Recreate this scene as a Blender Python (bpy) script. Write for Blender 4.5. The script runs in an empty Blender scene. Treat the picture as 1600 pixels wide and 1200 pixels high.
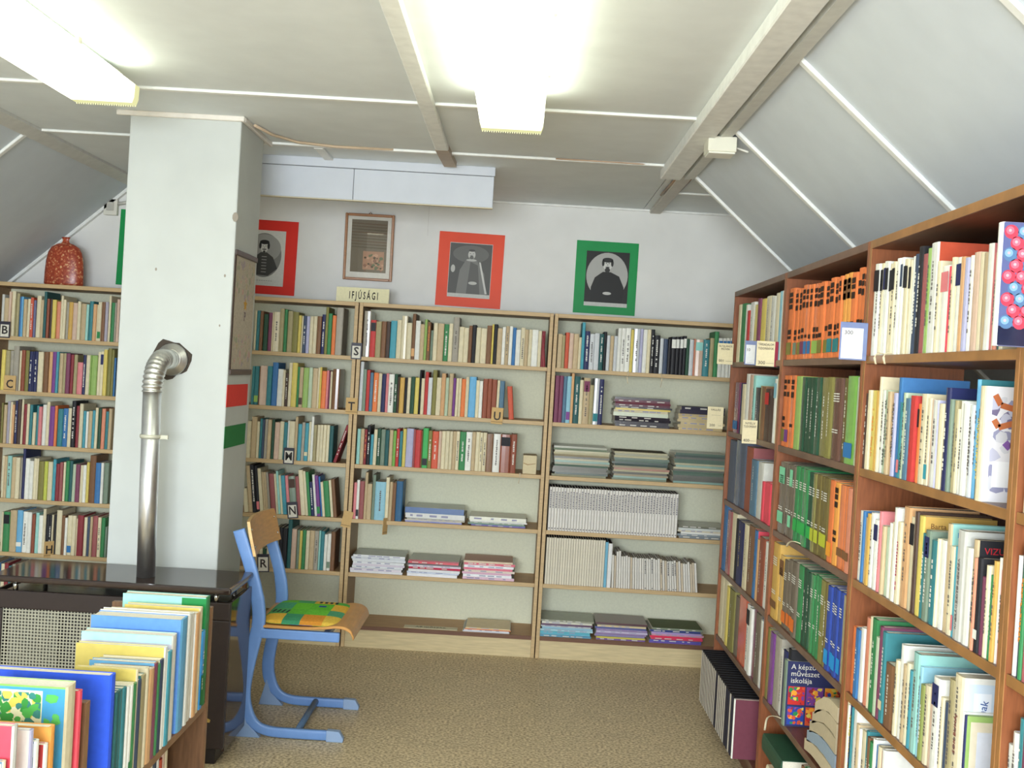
import bpy, bmesh, math, random
from mathutils import Matrix, Vector

# ------------------------------------------------------------------ reset
for blk in (bpy.data.objects, bpy.data.meshes, bpy.data.materials, bpy.data.lights, bpy.data.cameras, bpy.data.curves):
    for b in list(blk):
        blk.remove(b)
scene = bpy.context.scene
COL = scene.collection
PI = math.pi

# ------------------------------------------------------------------ camera
F_PX, YAW, PITCH, ROLL, EYE = 1700.0, 0.0068, -0.01085, 0.05825, 1.48
_f = Vector((-math.sin(YAW)*math.cos(PITCH), math.cos(YAW)*math.cos(PITCH), math.sin(PITCH)))
_r0 = Vector((math.cos(YAW), math.sin(YAW), 0.0))
_u0 = _r0.cross(_f)
CAM_R = _r0*math.cos(ROLL) + _u0*math.sin(ROLL)
CAM_U = -_r0*math.sin(ROLL) + _u0*math.cos(ROLL)
CAM_F = _f
cam_data = bpy.data.cameras.new('camera')
cam_data.sensor_width = 36.0
cam_data.lens = 36.0*F_PX/1600.0
cam_data.clip_start = 0.05
cam = bpy.data.objects.new('camera', cam_data)
COL.objects.link(cam)
m = Matrix.Identity(4)
for i in range(3):
    m[i][0], m[i][1], m[i][2] = CAM_R[i], CAM_U[i], -CAM_F[i]
m[2][3] = EYE
cam.matrix_world = m
scene.camera = cam

# ------------------------------------------------------------------ world, daylight, exposure
world = bpy.data.worlds.new('sky')
scene.world = world
world.use_nodes = True
bg = world.node_tree.nodes['Background']
bg.inputs[0].default_value = (0.72, 0.85, 1.0, 1)
bg.inputs[1].default_value = 1.0

def area_light(name, loc, direction, sx, sy, power, color):
    l = bpy.data.lights.new(name, 'AREA')
    l.shape = 'RECTANGLE'; l.size = sx; l.size_y = sy
    l.energy = power; l.color = color
    o = bpy.data.objects.new(name, l)
    COL.objects.link(o)
    o.location = loc
    o.rotation_euler = Vector(direction).to_track_quat('-Z', 'Y').to_euler()
    return o
# daylight entering by the gable window behind the camera
area_light('gable_window_daylight', (-0.55, -1.96, 1.5), (0, 1, -0.75), 2.3, 1.25, 300, (0.86, 0.93, 1.0))
TUBE_COLOR = (0.94, 1.0, 0.83)
TUBE_STRENGTH = 13.0
scene.view_settings.view_transform = 'Standard'
scene.view_settings.look = 'None'
scene.view_settings.exposure = 0.24
scene.view_settings.gamma = 1.0
scene.view_settings.use_curve_mapping = False

# ------------------------------------------------------------------ colour helpers
def s2l(v):
    v = v/255.0
    return v/12.92 if v <= 0.04045 else ((v+0.055)/1.055)**2.4
def rgb(r, g, b):
    return (s2l(r), s2l(g), s2l(b), 1.0)
PAL = {k: rgb(*v) for k, v in dict(
    cr=(222, 210, 172), wh=(232, 232, 222), gyl=(205, 205, 196), tn=(196, 172, 130), pt=(214, 182, 158), kh=(168, 156, 110),
    bl=(52, 118, 178), sb=(98, 176, 222), rdo=(214, 84, 48), bgp=(110, 112, 150), dte=(28, 92, 92), rbr=(150, 76, 48),
    dbr=(78, 58, 48), ye=(222, 200, 84), sa=(224, 138, 104), gy=(165, 158, 142), mu=(214, 168, 66), aq=(150, 210, 200),
    te=(46, 130, 138), ort=(216, 164, 108), br=(128, 88, 54), gr=(46, 136, 76), lg=(170, 164, 178), ol=(132, 126, 58),
    nv=(38, 44, 92), pu=(122, 62, 140), tq=(62, 158, 176), mau=(128, 62, 92), ma=(142, 42, 52), pk=(222, 128, 132),
    lgr=(150, 186, 92), bk=(30, 30, 36), or_=(232, 120, 44), rd=(202, 48, 44), ma2=(158, 84, 84), ygr=(190, 198, 58),
    pgr=(184, 202, 170), gg=(122, 142, 122), dbg=(62, 78, 104), dgr=(34, 78, 54), lil=(176, 176, 208), bg=(84, 124, 150),
    si=(206, 210, 212), lgb=(120, 180, 70), grb=(52, 176, 84), lb=(140, 196, 214), dtb=(40, 98, 140), pkr=(230, 62, 82),
    oy=(240, 160, 50), mab=(104, 70, 56), obr=(112, 98, 44), gyb=(112, 100, 84), mi=(134, 216, 172), cy=(40, 150, 220),
    blu=(40, 70, 160), bgy=(86, 96, 116), olg=(140, 152, 74), rb=(36, 92, 236)).items()}
PAL['or'] = PAL['or_']; PAL['wine'] = rgb(116, 50, 68); PAL['skb'] = rgb(84, 142, 220)
NAMES = dict(cr='cream', wh='white', gyl='pale grey', tn='tan', pt='beige pink', kh='khaki', bl='blue', sb='sky blue', rdo='orange red',
    bgp='grey violet', dte='dark teal', rbr='red brown', dbr='dark brown', ye='yellow', sa='salmon', gy='grey', mu='mustard', aq='pale aqua',
    te='teal', ort='peach', br='brown', gr='green', lg='lilac grey', ol='olive', nv='navy', pu='purple', tq='turquoise', mau='plum', ma='maroon',
    pk='pink', lgr='light green', bk='black', rd='red', ma2='dusty red', ygr='lime', pgr='pale green', gg='grey green', dbg='slate blue',
    dgr='dark green', lil='lilac', bg='blue grey', si='silvery white', lgb='leaf green', grb='bright green', lb='light blue', dtb='deep blue',
    pkr='crimson', oy='amber', mab='chestnut', obr='olive brown', gyb='grey brown', mi='mint', cy='bright blue', blu='royal blue', bgy='slate grey', olg='moss green')
NAMES['or'] = 'orange'; NAMES['rb'] = 'vivid blue'; NAMES['wine'] = 'wine red'; NAMES['skb'] = 'mid blue'
PAGE = rgb(230, 224, 206)

# ------------------------------------------------------------------ materials
def base_mat(name, rough=0.5, spec=0.4, metal=0.0):
    mt = bpy.data.materials.new(name)
    mt.use_nodes = True
    nt = mt.node_tree
    b = nt.nodes['Principled BSDF']
    b.inputs['Roughness'].default_value = rough
    b.inputs['Specular IOR Level'].default_value = spec
    b.inputs['Metallic'].default_value = metal
    return mt, nt, b
def noise_node(nt, scale, stretch=(1, 1, 1), detail=3.0):
    tc = nt.nodes.new('ShaderNodeTexCoord')
    mp = nt.nodes.new('ShaderNodeMapping')
    mp.inputs['Scale'].default_value = stretch
    nz = nt.nodes.new('ShaderNodeTexNoise')
    nz.inputs['Scale'].default_value = scale
    nz.inputs['Detail'].default_value = detail
    nt.links.new(tc.outputs['Object'], mp.inputs[0])
    nt.links.new(mp.outputs[0], nz.inputs['Vector'])
    return nz
def attr_mat(name, rough=0.5, spec=0.4, metal=0.0, nscale=0, namt=0.0, stretch=(1, 1, 1), bump=0.0):
    """colour from the mesh attribute Col, varied by a little noise"""
    mt, nt, b = base_mat(name, rough, spec, metal)
    at = nt.nodes.new('ShaderNodeAttribute'); at.attribute_name = 'Col'
    if nscale:
        nz = noise_node(nt, nscale, stretch)
        mr = nt.nodes.new('ShaderNodeMapRange')
        mr.inputs['From Min'].default_value = 0.3; mr.inputs['From Max'].default_value = 0.7
        mr.inputs['To Min'].default_value = 1-namt; mr.inputs['To Max'].default_value = 1+namt
        nt.links.new(nz.outputs['Fac'], mr.inputs['Value'])
        mx = nt.nodes.new('ShaderNodeVectorMath'); mx.operation = 'SCALE'
        nt.links.new(at.outputs['Color'], mx.inputs[0])
        nt.links.new(mr.outputs[0], mx.inputs['Scale'])
        nt.links.new(mx.outputs[0], b.inputs['Base Color'])
        if bump:
            bp = nt.nodes.new('ShaderNodeBump'); bp.inputs['Strength'].default_value = bump
            bp.inputs['Distance'].default_value = 0.002
            nt.links.new(nz.outputs['Fac'], bp.inputs['Height'])
            nt.links.new(bp.outputs[0], b.inputs['Normal'])
    else:
        nt.links.new(at.outputs['Color'], b.inputs['Base Color'])
    return mt
M = {}
M['plaster'] = attr_mat('painted_plaster', 0.85, 0.2, 0, 6, 0.03, bump=0.15)
M['board'] = attr_mat('painted_ceiling_board', 0.75, 0.25, 0, 9, 0.025)
M['trim'] = attr_mat('painted_trim', 0.5, 0.4, 0, 25, 0.06)
M['pale_wood'] = attr_mat('pale_veneer', 0.5, 0.35, 0, 9, 0.10, (1.2, 6, 14), 0.05)
M['mahogany'] = attr_mat('mahogany_veneer', 0.38, 0.45, 0, 9, 0.20, (14, 1.5, 1.5), 0.04)
M['cloth'] = attr_mat('book_cloth', 0.55, 0.35, 0, 60, 0.05)
M['gloss'] = attr_mat('book_plastic_wrap', 0.22, 0.6, 0, 40, 0.05)
M['paper'] = attr_mat('paper', 0.8, 0.2, 0, 90, 0.04)
M['page'] = attr_mat('page_edges', 0.9, 0.1, 0, 160, 0.10, (6, 1, 0.4))
M['card'] = attr_mat('coloured_card', 0.45, 0.2, 0, 4, 0.06)
M['print'] = attr_mat('print_ink', 0.6, 0.3)
M['blue_paint'] = attr_mat('blue_enamel', 0.38, 0.5, 0, 30, 0.04)
M['plastic'] = attr_mat('plastic', 0.45, 0.4)
M['ply'] = attr_mat('varnished_plywood', 0.32, 0.5, 0, 8, 0.12, (2, 2, 12), 0.03)
M['fabric'] = attr_mat('cushion_fabric', 0.9, 0.1, 0, 120, 0.12, bump=0.3)
M['enamel'] = attr_mat('dark_stove_enamel', 0.08, 0.55, 0, 40, 0.08)
M['stove_body'] = attr_mat('dark_stove_body', 0.35, 0.4, 0, 40, 0.08)
M['chrome'] = attr_mat('chrome', 0.15, 0.5, 1.0)
M['flue'] = attr_mat('aluminium_flue', 0.36, 0.5, 1.0, 30, 0.05)
M['grille'] = attr_mat('painted_sheet', 0.5, 0.4, 0.2, 30, 0.05)

def floor_mat():
    mt, nt, b = base_mat('speckled_vinyl', 0.42, 0.4)
    n1 = noise_node(nt, 90, detail=6); n2 = noise_node(nt, 9, detail=3)
    cr = nt.nodes.new('ShaderNodeValToRGB')
    cr.color_ramp.elements[0].position = 0.36; cr.color_ramp.elements[0].color = rgb(150, 130, 98)
    cr.color_ramp.elements[1].position = 0.66; cr.color_ramp.elements[1].color = rgb(230, 213, 176)
    e = cr.color_ramp.elements.new(0.5); e.color = rgb(200, 180, 142)
    nt.links.new(n1.outputs['Fac'], cr.inputs[0])
    mr = nt.nodes.new('ShaderNodeMapRange'); mr.inputs['To Min'].default_value = 0.86; mr.inputs['To Max'].default_value = 1.14
    nt.links.new(n2.outputs['Fac'], mr.inputs['Value'])
    mx = nt.nodes.new('ShaderNodeVectorMath'); mx.operation = 'SCALE'
    nt.links.new(cr.outputs[0], mx.inputs[0]); nt.links.new(mr.outputs[0], mx.inputs['Scale'])
    nt.links.new(mx.outputs[0], b.inputs['Base Color'])
    return mt
M['floor'] = floor_mat()
def vase_mat():
    mt, nt, b = base_mat('speckled_red_glaze', 0.3, 0.5)
    n1 = noise_node(nt, 85, detail=5)
    cr = nt.nodes.new('ShaderNodeValToRGB')
    cr.color_ramp.elements[0].position = 0.40; cr.color_ramp.elements[0].color = rgb(150, 58, 40)
    cr.color_ramp.elements[1].position = 0.68; cr.color_ramp.elements[1].color = rgb(226, 190, 140)
    e = cr.color_ramp.elements.new(0.58); e.color = rgb(182, 84, 52)
    nt.links.new(n1.outputs['Fac'], cr.inputs[0]); nt.links.new(cr.outputs[0], b.inputs['Base Color'])
    return mt
M['vase'] = vase_mat()
def emit_mat(name, color, strength):
    mt = bpy.data.materials.new(name); mt.use_nodes = True
    nt = mt.node_tree; nt.nodes.remove(nt.nodes['Principled BSDF'])
    e = nt.nodes.new('ShaderNodeEmission')
    e.inputs[0].default_value = (*color, 1); e.inputs[1].default_value = strength
    nt.links.new(e.outputs[0], nt.nodes['Material Output'].inputs[0])
    return mt
M['lit'] = emit_mat('lit_diffuser', TUBE_COLOR, TUBE_STRENGTH)
M['lit_side'] = emit_mat('lit_diffuser_side', (1.0, 1.0, 0.76), 3.2)
M['lit_mid'] = emit_mat('lit_diffuser_shoulder', (1.0, 1.0, 0.74), 1.9)
M['lit_end'] = emit_mat('lit_diffuser_end', (0.90, 0.89, 0.46), 0.80)
def glass_mat():
    mt, nt, b = base_mat('picture_glass', 0.03, 0.5)
    tr = nt.nodes.new('ShaderNodeBsdfTransparent'); mix = nt.nodes.new('ShaderNodeMixShader'); gl = nt.nodes.new('ShaderNodeBsdfGlossy')
    gl.inputs['Roughness'].default_value = 0.02
    fr = nt.nodes.new('ShaderNodeFresnel'); fr.inputs[0].default_value = 1.5
    nt.links.new(fr.outputs[0], mix.inputs[0]); nt.links.new(tr.outputs[0], mix.inputs[1]); nt.links.new(gl.outputs[0], mix.inputs[2])
    nt.links.new(mix.outputs[0], nt.nodes['Material Output'].inputs[0])
    return mt
M['glass'] = glass_mat()

# ------------------------------------------------------------------ mesh builder
class MB:
    def __init__(s, col=(0.8, 0.8, 0.8, 1)):
        s.v = []; s.f = []; s.c = []; s.col = col; s.smooth = []
    def face(s, pts, col=None, smooth=False):
        i = len(s.v); s.v += [tuple(p) for p in pts]
        s.f.append(tuple(range(i, i+len(pts)))); s.c.append(col or s.col); s.smooth.append(smooth)
    def box(s, x0, x1, y0, y1, z0, z1, col=None, front=None, top=None):
        i = len(s.v); col = col or s.col
        s.v += [(x0, y0, z0), (x1, y0, z0), (x1, y1, z0), (x0, y1, z0), (x0, y0, z1), (x1, y0, z1), (x1, y1, z1), (x0, y1, z1)]
        fs = [(0, 3, 2, 1), (4, 5, 6, 7), (0, 1, 5, 4), (1, 2, 6, 5), (2, 3, 7, 6), (3, 0, 4, 7)]
        cs = [col, top or col, front or col, col, col, col]
        for f, c in zip(fs, cs):
            s.f.append(tuple(i+k for k in f)); s.c.append(c); s.smooth.append(False)
    def prism(s, ring, d, col=None, sidecols=None, smooth=False):
        """closed ring of points extruded by the vector d"""
        col = col or s.col; n = len(ring); i = len(s.v)
        s.v += [tuple(p) for p in ring] + [tuple(Vector(p)+Vector(d)) for p in ring]
        s.f.append(tuple(i+k for k in reversed(range(n)))); s.c.append(col); s.smooth.append(False)
        s.f.append(tuple(i+n+k for k in range(n))); s.c.append(col); s.smooth.append(False)
        for k in range(n):
            q = (k+1) % n
            s.f.append((i+k, i+q, i+n+q, i+n+k)); s.c.append(sidecols[k] if sidecols else col); s.smooth.append(smooth)
    def rings(s, rs, col=None, smooth=True, caps=True, cols=None):
        col = col or s.col; n = len(rs[0]); i = len(s.v)
        for r in rs: s.v += [tuple(p) for p in r]
        for a in range(len(rs)-1):
            for k in range(n):
                q = (k+1) % n
                s.f.append((i+a*n+k, i+a*n+q, i+(a+1)*n+q, i+(a+1)*n+k)); s.c.append(cols[a] if cols else col); s.smooth.append(smooth)
        if caps:
            s.f.append(tuple(i+k for k in reversed(range(n)))); s.c.append(cols[0] if cols else col); s.smooth.append(False)
            b = i+(len(rs)-1)*n
            s.f.append(tuple(b+k for k in range(n))); s.c.append(cols[-1] if cols else col); s.smooth.append(False)
    def tube(s, pts, r, n=10, col=None, up=(0, 0, 1), rx=None, smooth=True):
        """sweep of a circle (or ellipse r x rx) along pts; rx lies along the side vector"""
        P = [Vector(p) for p in pts]; rs = []; rx = rx or r
        for k, p in enumerate(P):
            t = (P[min(k+1, len(P)-1)]-P[max(k-1, 0)]).normalized()
            a = Vector(up).cross(t)
            if a.length < 1e-4: a = Vector((1, 0, 0)).cross(t)
            a.normalize(); b = t.cross(a)
            rr = r[k] if isinstance(r, (list, tuple)) else r
            rxx = rx[k] if isinstance(rx, (list, tuple)) else rx
            rs.append([p + a*math.cos(2*PI*j/n)*rxx + b*math.sin(2*PI*j/n)*rr for j in range(n)])
        s.rings(rs, col, smooth)
    def lathe(s, prof, cx, cy, n=20, col=None, sy=1.0):
        rs = [[(cx+r*math.cos(2*PI*j/n), cy+sy*r*math.sin(2*PI*j/n), z) for j in range(n)] for r, z in prof]
        s.rings(rs, col)
    def build(s, name, mat, parent=None, bevel=0.0, seg=1):
        me = bpy.data.meshes.new(name)
        me.from_pydata(s.v, [], s.f); me.update()
        at = me.attributes.new('Col', 'FLOAT_COLOR', 'CORNER')
        buf = []
        for f, c in zip(s.f, s.c):
            buf += list(c)*len(f)
        at.data.foreach_set('color', buf)
        me.polygons.foreach_set('use_smooth', s.smooth)
        me.materials.append(mat)
        o = bpy.data.objects.new(name, me); COL.objects.link(o)
        if parent is not None: o.parent = parent
        if bevel:
            b = o.modifiers.new('edge', 'BEVEL'); b.width = bevel; b.segments = seg; b.limit_method = 'ANGLE'
        return o
def empty(name, loc=(0, 0, 0), rot=(0, 0, 0)):
    o = bpy.data.objects.new(name, None); COL.objects.link(o)
    o.location = loc; o.rotation_euler = rot; o.empty_display_size = 0.05
    return o
def tag(o, label, cat, group=None):
    o['label'] = label; o['category'] = cat
    if group: o['group'] = group
    return o
def struct(o):
    o['kind'] = 'structure'; return o
_txt = {}
def text_obj(body, name, size, origin, xdir, ydir, col, parent=None, align='CENTER', bold=0.0, mat='print', fit=None, depth=0.0003):
    """flat lettering as a mesh, baseline centre at origin"""
    cu = bpy.data.curves.new('lettering', 'FONT'); cu.body = body; cu.size = size
    cu.align_x = align; cu.align_y = 'CENTER'; cu.offset = bold; cu.resolution_u = 2; cu.extrude = depth
    ob = bpy.data.objects.new('lettering', cu); COL.objects.link(ob)
    dg = bpy.context.evaluated_depsgraph_get()
    me = bpy.data.meshes.new_from_object(ob.evaluated_get(dg))
    bpy.data.objects.remove(ob); bpy.data.curves.remove(cu)
    x = Vector(xdir).normalized(); y = Vector(ydir).normalized(); z = x.cross(y)
    k = 1.0
    if fit and len(me.vertices):
        w = max(v.co.x for v in me.vertices)-min(v.co.x for v in me.vertices)
        k = min(1.0, fit/max(w, 1e-6))
    mt = Matrix(((x.x*k, y.x, z.x, origin[0]), (x.y*k, y.y, z.y, origin[1]), (x.z*k, y.z, z.z, origin[2]), (0, 0, 0, 1)))
    me.transform(mt)
    at = me.attributes.new('Col', 'FLOAT_COLOR', 'CORNER')
    at.data.foreach_set('color', list(col)*len(me.loops))
    me.materials.clear(); me.materials.append(M[mat])
    me.name = name
    o = bpy.data.objects.new(name, me); COL.objects.link(o)
    if parent is not None: o.parent = parent
    return o
def px_of(p):
    v = Vector(p)-Vector((0, 0, EYE)); d = v.dot(CAM_F)
    return 800+F_PX*v.dot(CAM_R)/d, 600-F_PX*v.dot(CAM_U)/d

# ================================================================== THE ROOM
HC, XL, XR, K = 2.41, -2.15, 0.70, 0.88
YB, YF, YE = 5.965, -2.0, 4.82
KL, KR, XA = -3.35, 1.90, 1.95
WHITE = rgb(228, 230, 230); OFFW = rgb(226, 231, 231); TRIMW = rgb(236, 237, 232); STAIN = rgb(150, 118, 92)
def zl(x): return HC - K*(XL-x)
def zr(x): return HC - K*(x-XR)

mb = MB(); mb.box(KL-0.1, XA+0.1, YF-0.1, YB+0.1, -0.08, 0.0)
struct(mb.build('floor', M['floor']))

# far wall
mb = MB(rgb(232, 232, 228)); mb.box(KL-0.1, XA+0.1, YB, YB+0.1, 0, HC+0.1)
wall_back = struct(mb.build('wall_back', M['plaster']))
# knee walls and the wall of the recess on the right
mb = MB(WHITE); mb.box(KL-0.1, KL, YF, YB, 0, zl(KL)+0.05); struct(mb.build('wall_left', M['plaster']))
mb = MB(WHITE); mb.box(KR, KR+0.1, YF, YE, 0, zr(KR)+0.05); struct(mb.build('wall_right', M['plaster']))
mb = MB(WHITE); mb.box(XA, XA+0.1, YE, YB, 0, HC+0.05)
mb.prism([(XR, YE, HC), (XA, YE, HC), (XA, YE, zr(XA))], (0, 0.04, 0))
struct(mb.build('wall_recess', M['plaster']))

# flat ceiling: backing, panels, battens, beams
mb = MB(OFFW); mb.box(XL-0.05, XR+0.05, YF, YE, HC+0.014, HC+0.06); mb.box(XL-0.05, XA+0.1, YE, YB, HC+0.014, HC+0.06)
ceiling = struct(mb.build('ceiling', M['board']))
CY = [YF, -0.6, 0.8, 2.1, 3.84, 4.70, YB]
CX = [XL, -0.38, 0.62]
for a in range(len(CY)-1):
    for b in range(3):
        x0 = CX[b]; x1 = (CX+[XR if a < 4 else XA])[b+1]
        if a == 5 and b == 2: x1 = XA
        y1 = CY[a+1]
        mb = MB(OFFW); mb.box(x0+0.002, x1-0.002, CY[a]+0.002, y1-0.002, HC, HC+0.014)
        if a == 5 and b == 2:
            mb = MB(OFFW); mb.box(x0+0.002, XR-0.002, CY[a]+0.002, YE, HC, HC+0.014); mb.box(x0+0.002, x1, YE, y1-0.002, HC, HC+0.014)
        mb.build('ceiling_panel', M['board'], ceiling)
for y in CY[1:-1]:
    mb = MB(TRIMW); mb.box(XL, 0.57, y-0.014, y+0.014, HC-0.010, HC); mb.build('batten', M['trim'], ceiling, 0.002)
mb = MB(TRIMW); mb.box(0.70, XA, 5.36, 5.385, HC-0.008, HC); mb.build('batten', M['trim'], ceiling, 0.002)
mb = MB(TRIMW); mb.box(-1.2, XA, YB-0.014, YB, HC-0.012, HC); mb.build('batten', M['trim'], ceiling, 0.002)
# long beam over the middle of the room, its far end bare and cracked
mb = MB(TRIMW); mb.box(-0.408, -0.352, YF, 4.55, HC-0.024, HC); b1 = mb.build('beam', M['trim'], ceiling, 0.004)
mb = MB(rgb(176, 156, 132)); mb.prism([(-0.408, 4.55, HC), (-0.352, 4.55, HC), (-0.352, 4.55, HC-0.024), (-0.408, 4.55, HC-0.024)], (0.012, 0.36, 0.0)); mb.build('beam_end', M['trim'], ceiling)
# eaves beam on the right, wide with a second moulding under the slope
mb = MB(TRIMW); mb.box(0.565, 0.655, YF, 4.80, HC-0.045, HC); b2 = mb.build('beam', M['trim'], ceiling, 0.004)
mb = MB(rgb(214, 215, 208)); mb.prism([(0.665, YF, HC-0.004), (0.705, YF, HC-0.010), (0.715, YF, HC-0.036), (0.672, YF, HC-0.040)], (0, 4.80-YF, 0)); mb.build('beam_moulding', M['trim'], ceiling)
mb = MB(rgb(196, 190, 178)); mb.box(0.655, 0.715, 4.80, YB-0.015, HC-0.022, HC); mb.build('beam_end', M['trim'], ceiling, 0.003)
for x in (-0.93,):
    mb = MB(TRIMW); mb.box(x-0.02, x+0.02, 4.72, 4.98, HC-0.012, HC); mb.build('batten', M['trim'], ceiling, 0.002)
# torn joint strip along the batten above the pillar
random.seed(3)
def crack(pts, w, col, name='joint_strip'):
    mb = MB(col); mb.tube(pts, w, 6, up=(0, 0, 1)); return mb.build(name, M['trim'], ceiling)
crack([(-1.11, 4.33, HC-0.010), (-1.08, 4.50, HC-0.008), (-1.00, 4.63, HC-0.007), (-0.85, 4.685, HC-0.006), (-0.6, 4.69, HC-0.004)], 0.006, rgb(200, 178, 150))
crack([(0.10, 4.685, HC-0.004), (0.25, 4.675, HC-0.006), (0.42, 4.68, HC-0.006), (0.56, 4.70, HC-0.005)], 0.0035, rgb(186, 158, 132))
crack([(0.655, 4.83, HC-0.012), (0.652, 5.1, HC-0.012), (0.645, 5.4, HC-0.012)], 0.006, rgb(170, 140, 112))
crack([(0.718, 4.84, HC-0.006), (0.722, 5.0, HC-0.008), (0.718, 5.3, HC-0.006)], 0.007, rgb(140, 110, 84))

# sloping ceilings
def slope(name, x0, x1, zf, y0, y1, parent=None, d=0.05):
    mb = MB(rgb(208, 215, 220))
    mb.prism([(x0, y0, zf(x0)), (x1, y0, zf(x1)), (x1, y0, zf(x1)+d*1.4), (x0, y0, zf(x0)+d*1.4)], (0, y1-y0, 0))
    return mb.build(name, M['board'], parent)
sr = struct(slope('ceiling_slope_right', XR, KR, zr, YF, YE))
def slope_batten(y, side, x0, x1, w=0.014, t=0.012):
    zf = zr if side > 0 else zl
    n = Vector((-0.66*side, 0, -0.75))
    a = Vector((x0, y, zf(x0))); b = Vector((x1, y, zf(x1)))
    mb = MB(TRIMW)
    mb.prism([a+Vector((0, -w, 0)), a+Vector((0, w, 0)), b+Vector((0, w, 0)), b+Vector((0, -w, 0))], n*t)
    return mb.build('batten', M['trim'], sr if side > 0 else sl, 0.002)
for y in (2.08, 3.01, 3.90, YE-0.014):
    slope_batten(y, 1, 0.715, KR-0.01)
sl = struct(slope('ceiling_slope_left', KL, XL, zl, YF, YB))
for y in (3.40, 4.66):
    slope_batten(y, -1, KL+0.01, XL-0.01)
mb = MB(rgb(206, 206, 200))
mb.prism([(XL, YF, HC), (XL+0.03, YF, HC), (XL+0.03, YF, HC-0.012), (XL-0.03, YF, zl(XL-0.03)-0.014), (XL-0.03, YF, zl(XL-0.03))], (0, YB-YF-0.02, 0)); mb.build('edge_moulding', M['trim'], sl)
mb = MB(TRIMW); a = Vector((XL-0.02, YB-0.03, zl(XL-0.02))); b = Vector((-3.2, YB-0.03, zl(-3.2)))
mb.prism([a, a+Vector((0, 0.028, 0)), b+Vector((0, 0.028, 0)), b], Vector((0.66, 0, -0.75))*0.016); mb.build('batten', M['trim'], sl)
# gable wall behind the camera with its window
GX0, GX1, GZ0, GZ1 = -1.75, 0.65, 0.85, 2.15
fw = struct(empty('wall_front'))
for (x0, x1, z0, z1) in ((KL-0.1, GX0, 0, HC+0.06), (GX1, KR+0.1, 0, HC+0.06), (GX0, GX1, 0, GZ0), (GX0, GX1, GZ1, HC+0.06)):
    mb = MB(WHITE); mb.box(x0, x1, YF-0.1, YF, z0, z1); mb.build('wall_piece', M['plaster'], fw)
gw = struct(empty('window_1'))
for (x0, x1, z0, z1) in ((GX0, GX0+0.05, GZ0, GZ1), (GX1-0.05, GX1, GZ0, GZ1), (GX0+0.05, GX1-0.05, GZ0, GZ0+0.05), (GX0+0.05, GX1-0.05, GZ1-0.05, GZ1), (-0.58, -0.52, GZ0+0.05, GZ1-0.05)):
    mb = MB(TRIMW); mb.box(x0, x1, YF-0.06, YF-0.01, z0, z1); mb.build('window_frame', M['trim'], gw)

# chimney pillar
PX0, PX1, PY0, PY1 = -1.573, -1.138, 4.235, 4.60
mb = MB(rgb(196, 200, 196)); mb.box(PX0, PX1, PY0, PY1, 0, HC)
pillar = struct(mb.build('wall_chimney', M['plaster'], None, 0.006, 2))
mb = MB(rgb(228, 222, 212)); mb.box(PX0-0.05, PX1+0.014, PY0-0.016, PY0, HC-0.020, HC); mb.build('trim_strip', M['trim'], pillar, 0.003)
mb = MB(rgb(222, 216, 206)); mb.box(PX1, PX1+0.016, PY0, 4.70, HC-0.020, HC); mb.build('trim_strip', M['trim'], pillar, 0.003)
mb = MB(rgb(70, 62, 54))
ring = []
for k in range(22):
    a = 2*PI*k/22; rr = 0.074*(1+0.10*math.sin(3.1*a+1)+0.06*math.sin(7*a))
    ring.append((-1.362+rr*math.cos(a), PY0-0.003, 1.452+rr*1.02*math.sin(a)))
mb.prism(ring, (0, 0.004, 0)); mb.build('flue_hole', M['paper'], pillar)
for (x, z, r) in ((-1.142, 2.02, 0.012), (-1.44, 1.80, 0.004), (-1.17, 1.79, 0.004), (-1.18, 1.595, 0.003)):
    mb = MB(rgb(150, 142, 130)); mb.prism([(x+r*math.cos(a), PY0-0.0012, z+1.6*r*math.sin(a)) for a in [2*PI*k/9 for k in range(9)]], (0, 0.002, 0)); mb.build('chip', M['paper'], pillar)

# boxed-in panel hanging below the ceiling behind the pillar
tp = struct(empty('trim_1', (-0.68, 4.98, HC)))
for (x0, x1, z0, z1) in ((-1.62, -0.812, 2.224, 2.366), (-0.810, -0.170, 2.224, 2.366), (-1.62, -0.166, 2.369, HC)):
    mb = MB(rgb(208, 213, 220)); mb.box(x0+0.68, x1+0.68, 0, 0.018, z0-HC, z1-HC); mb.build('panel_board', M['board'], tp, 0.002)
mb = MB(rgb(200, 190, 160)); mb.box(-1.62+0.68, -0.170+0.68, -0.003, 0.02, 2.219-HC, 2.224-HC); mb.build('edge_strip', M['trim'], tp)
mb = MB(rgb(190, 188, 182)); mb.box(-0.55, -0.549, YB-0.0015, YB, 2.2, HC-0.02); mb.build('wall_crack', M['paper'], wall_back)

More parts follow.
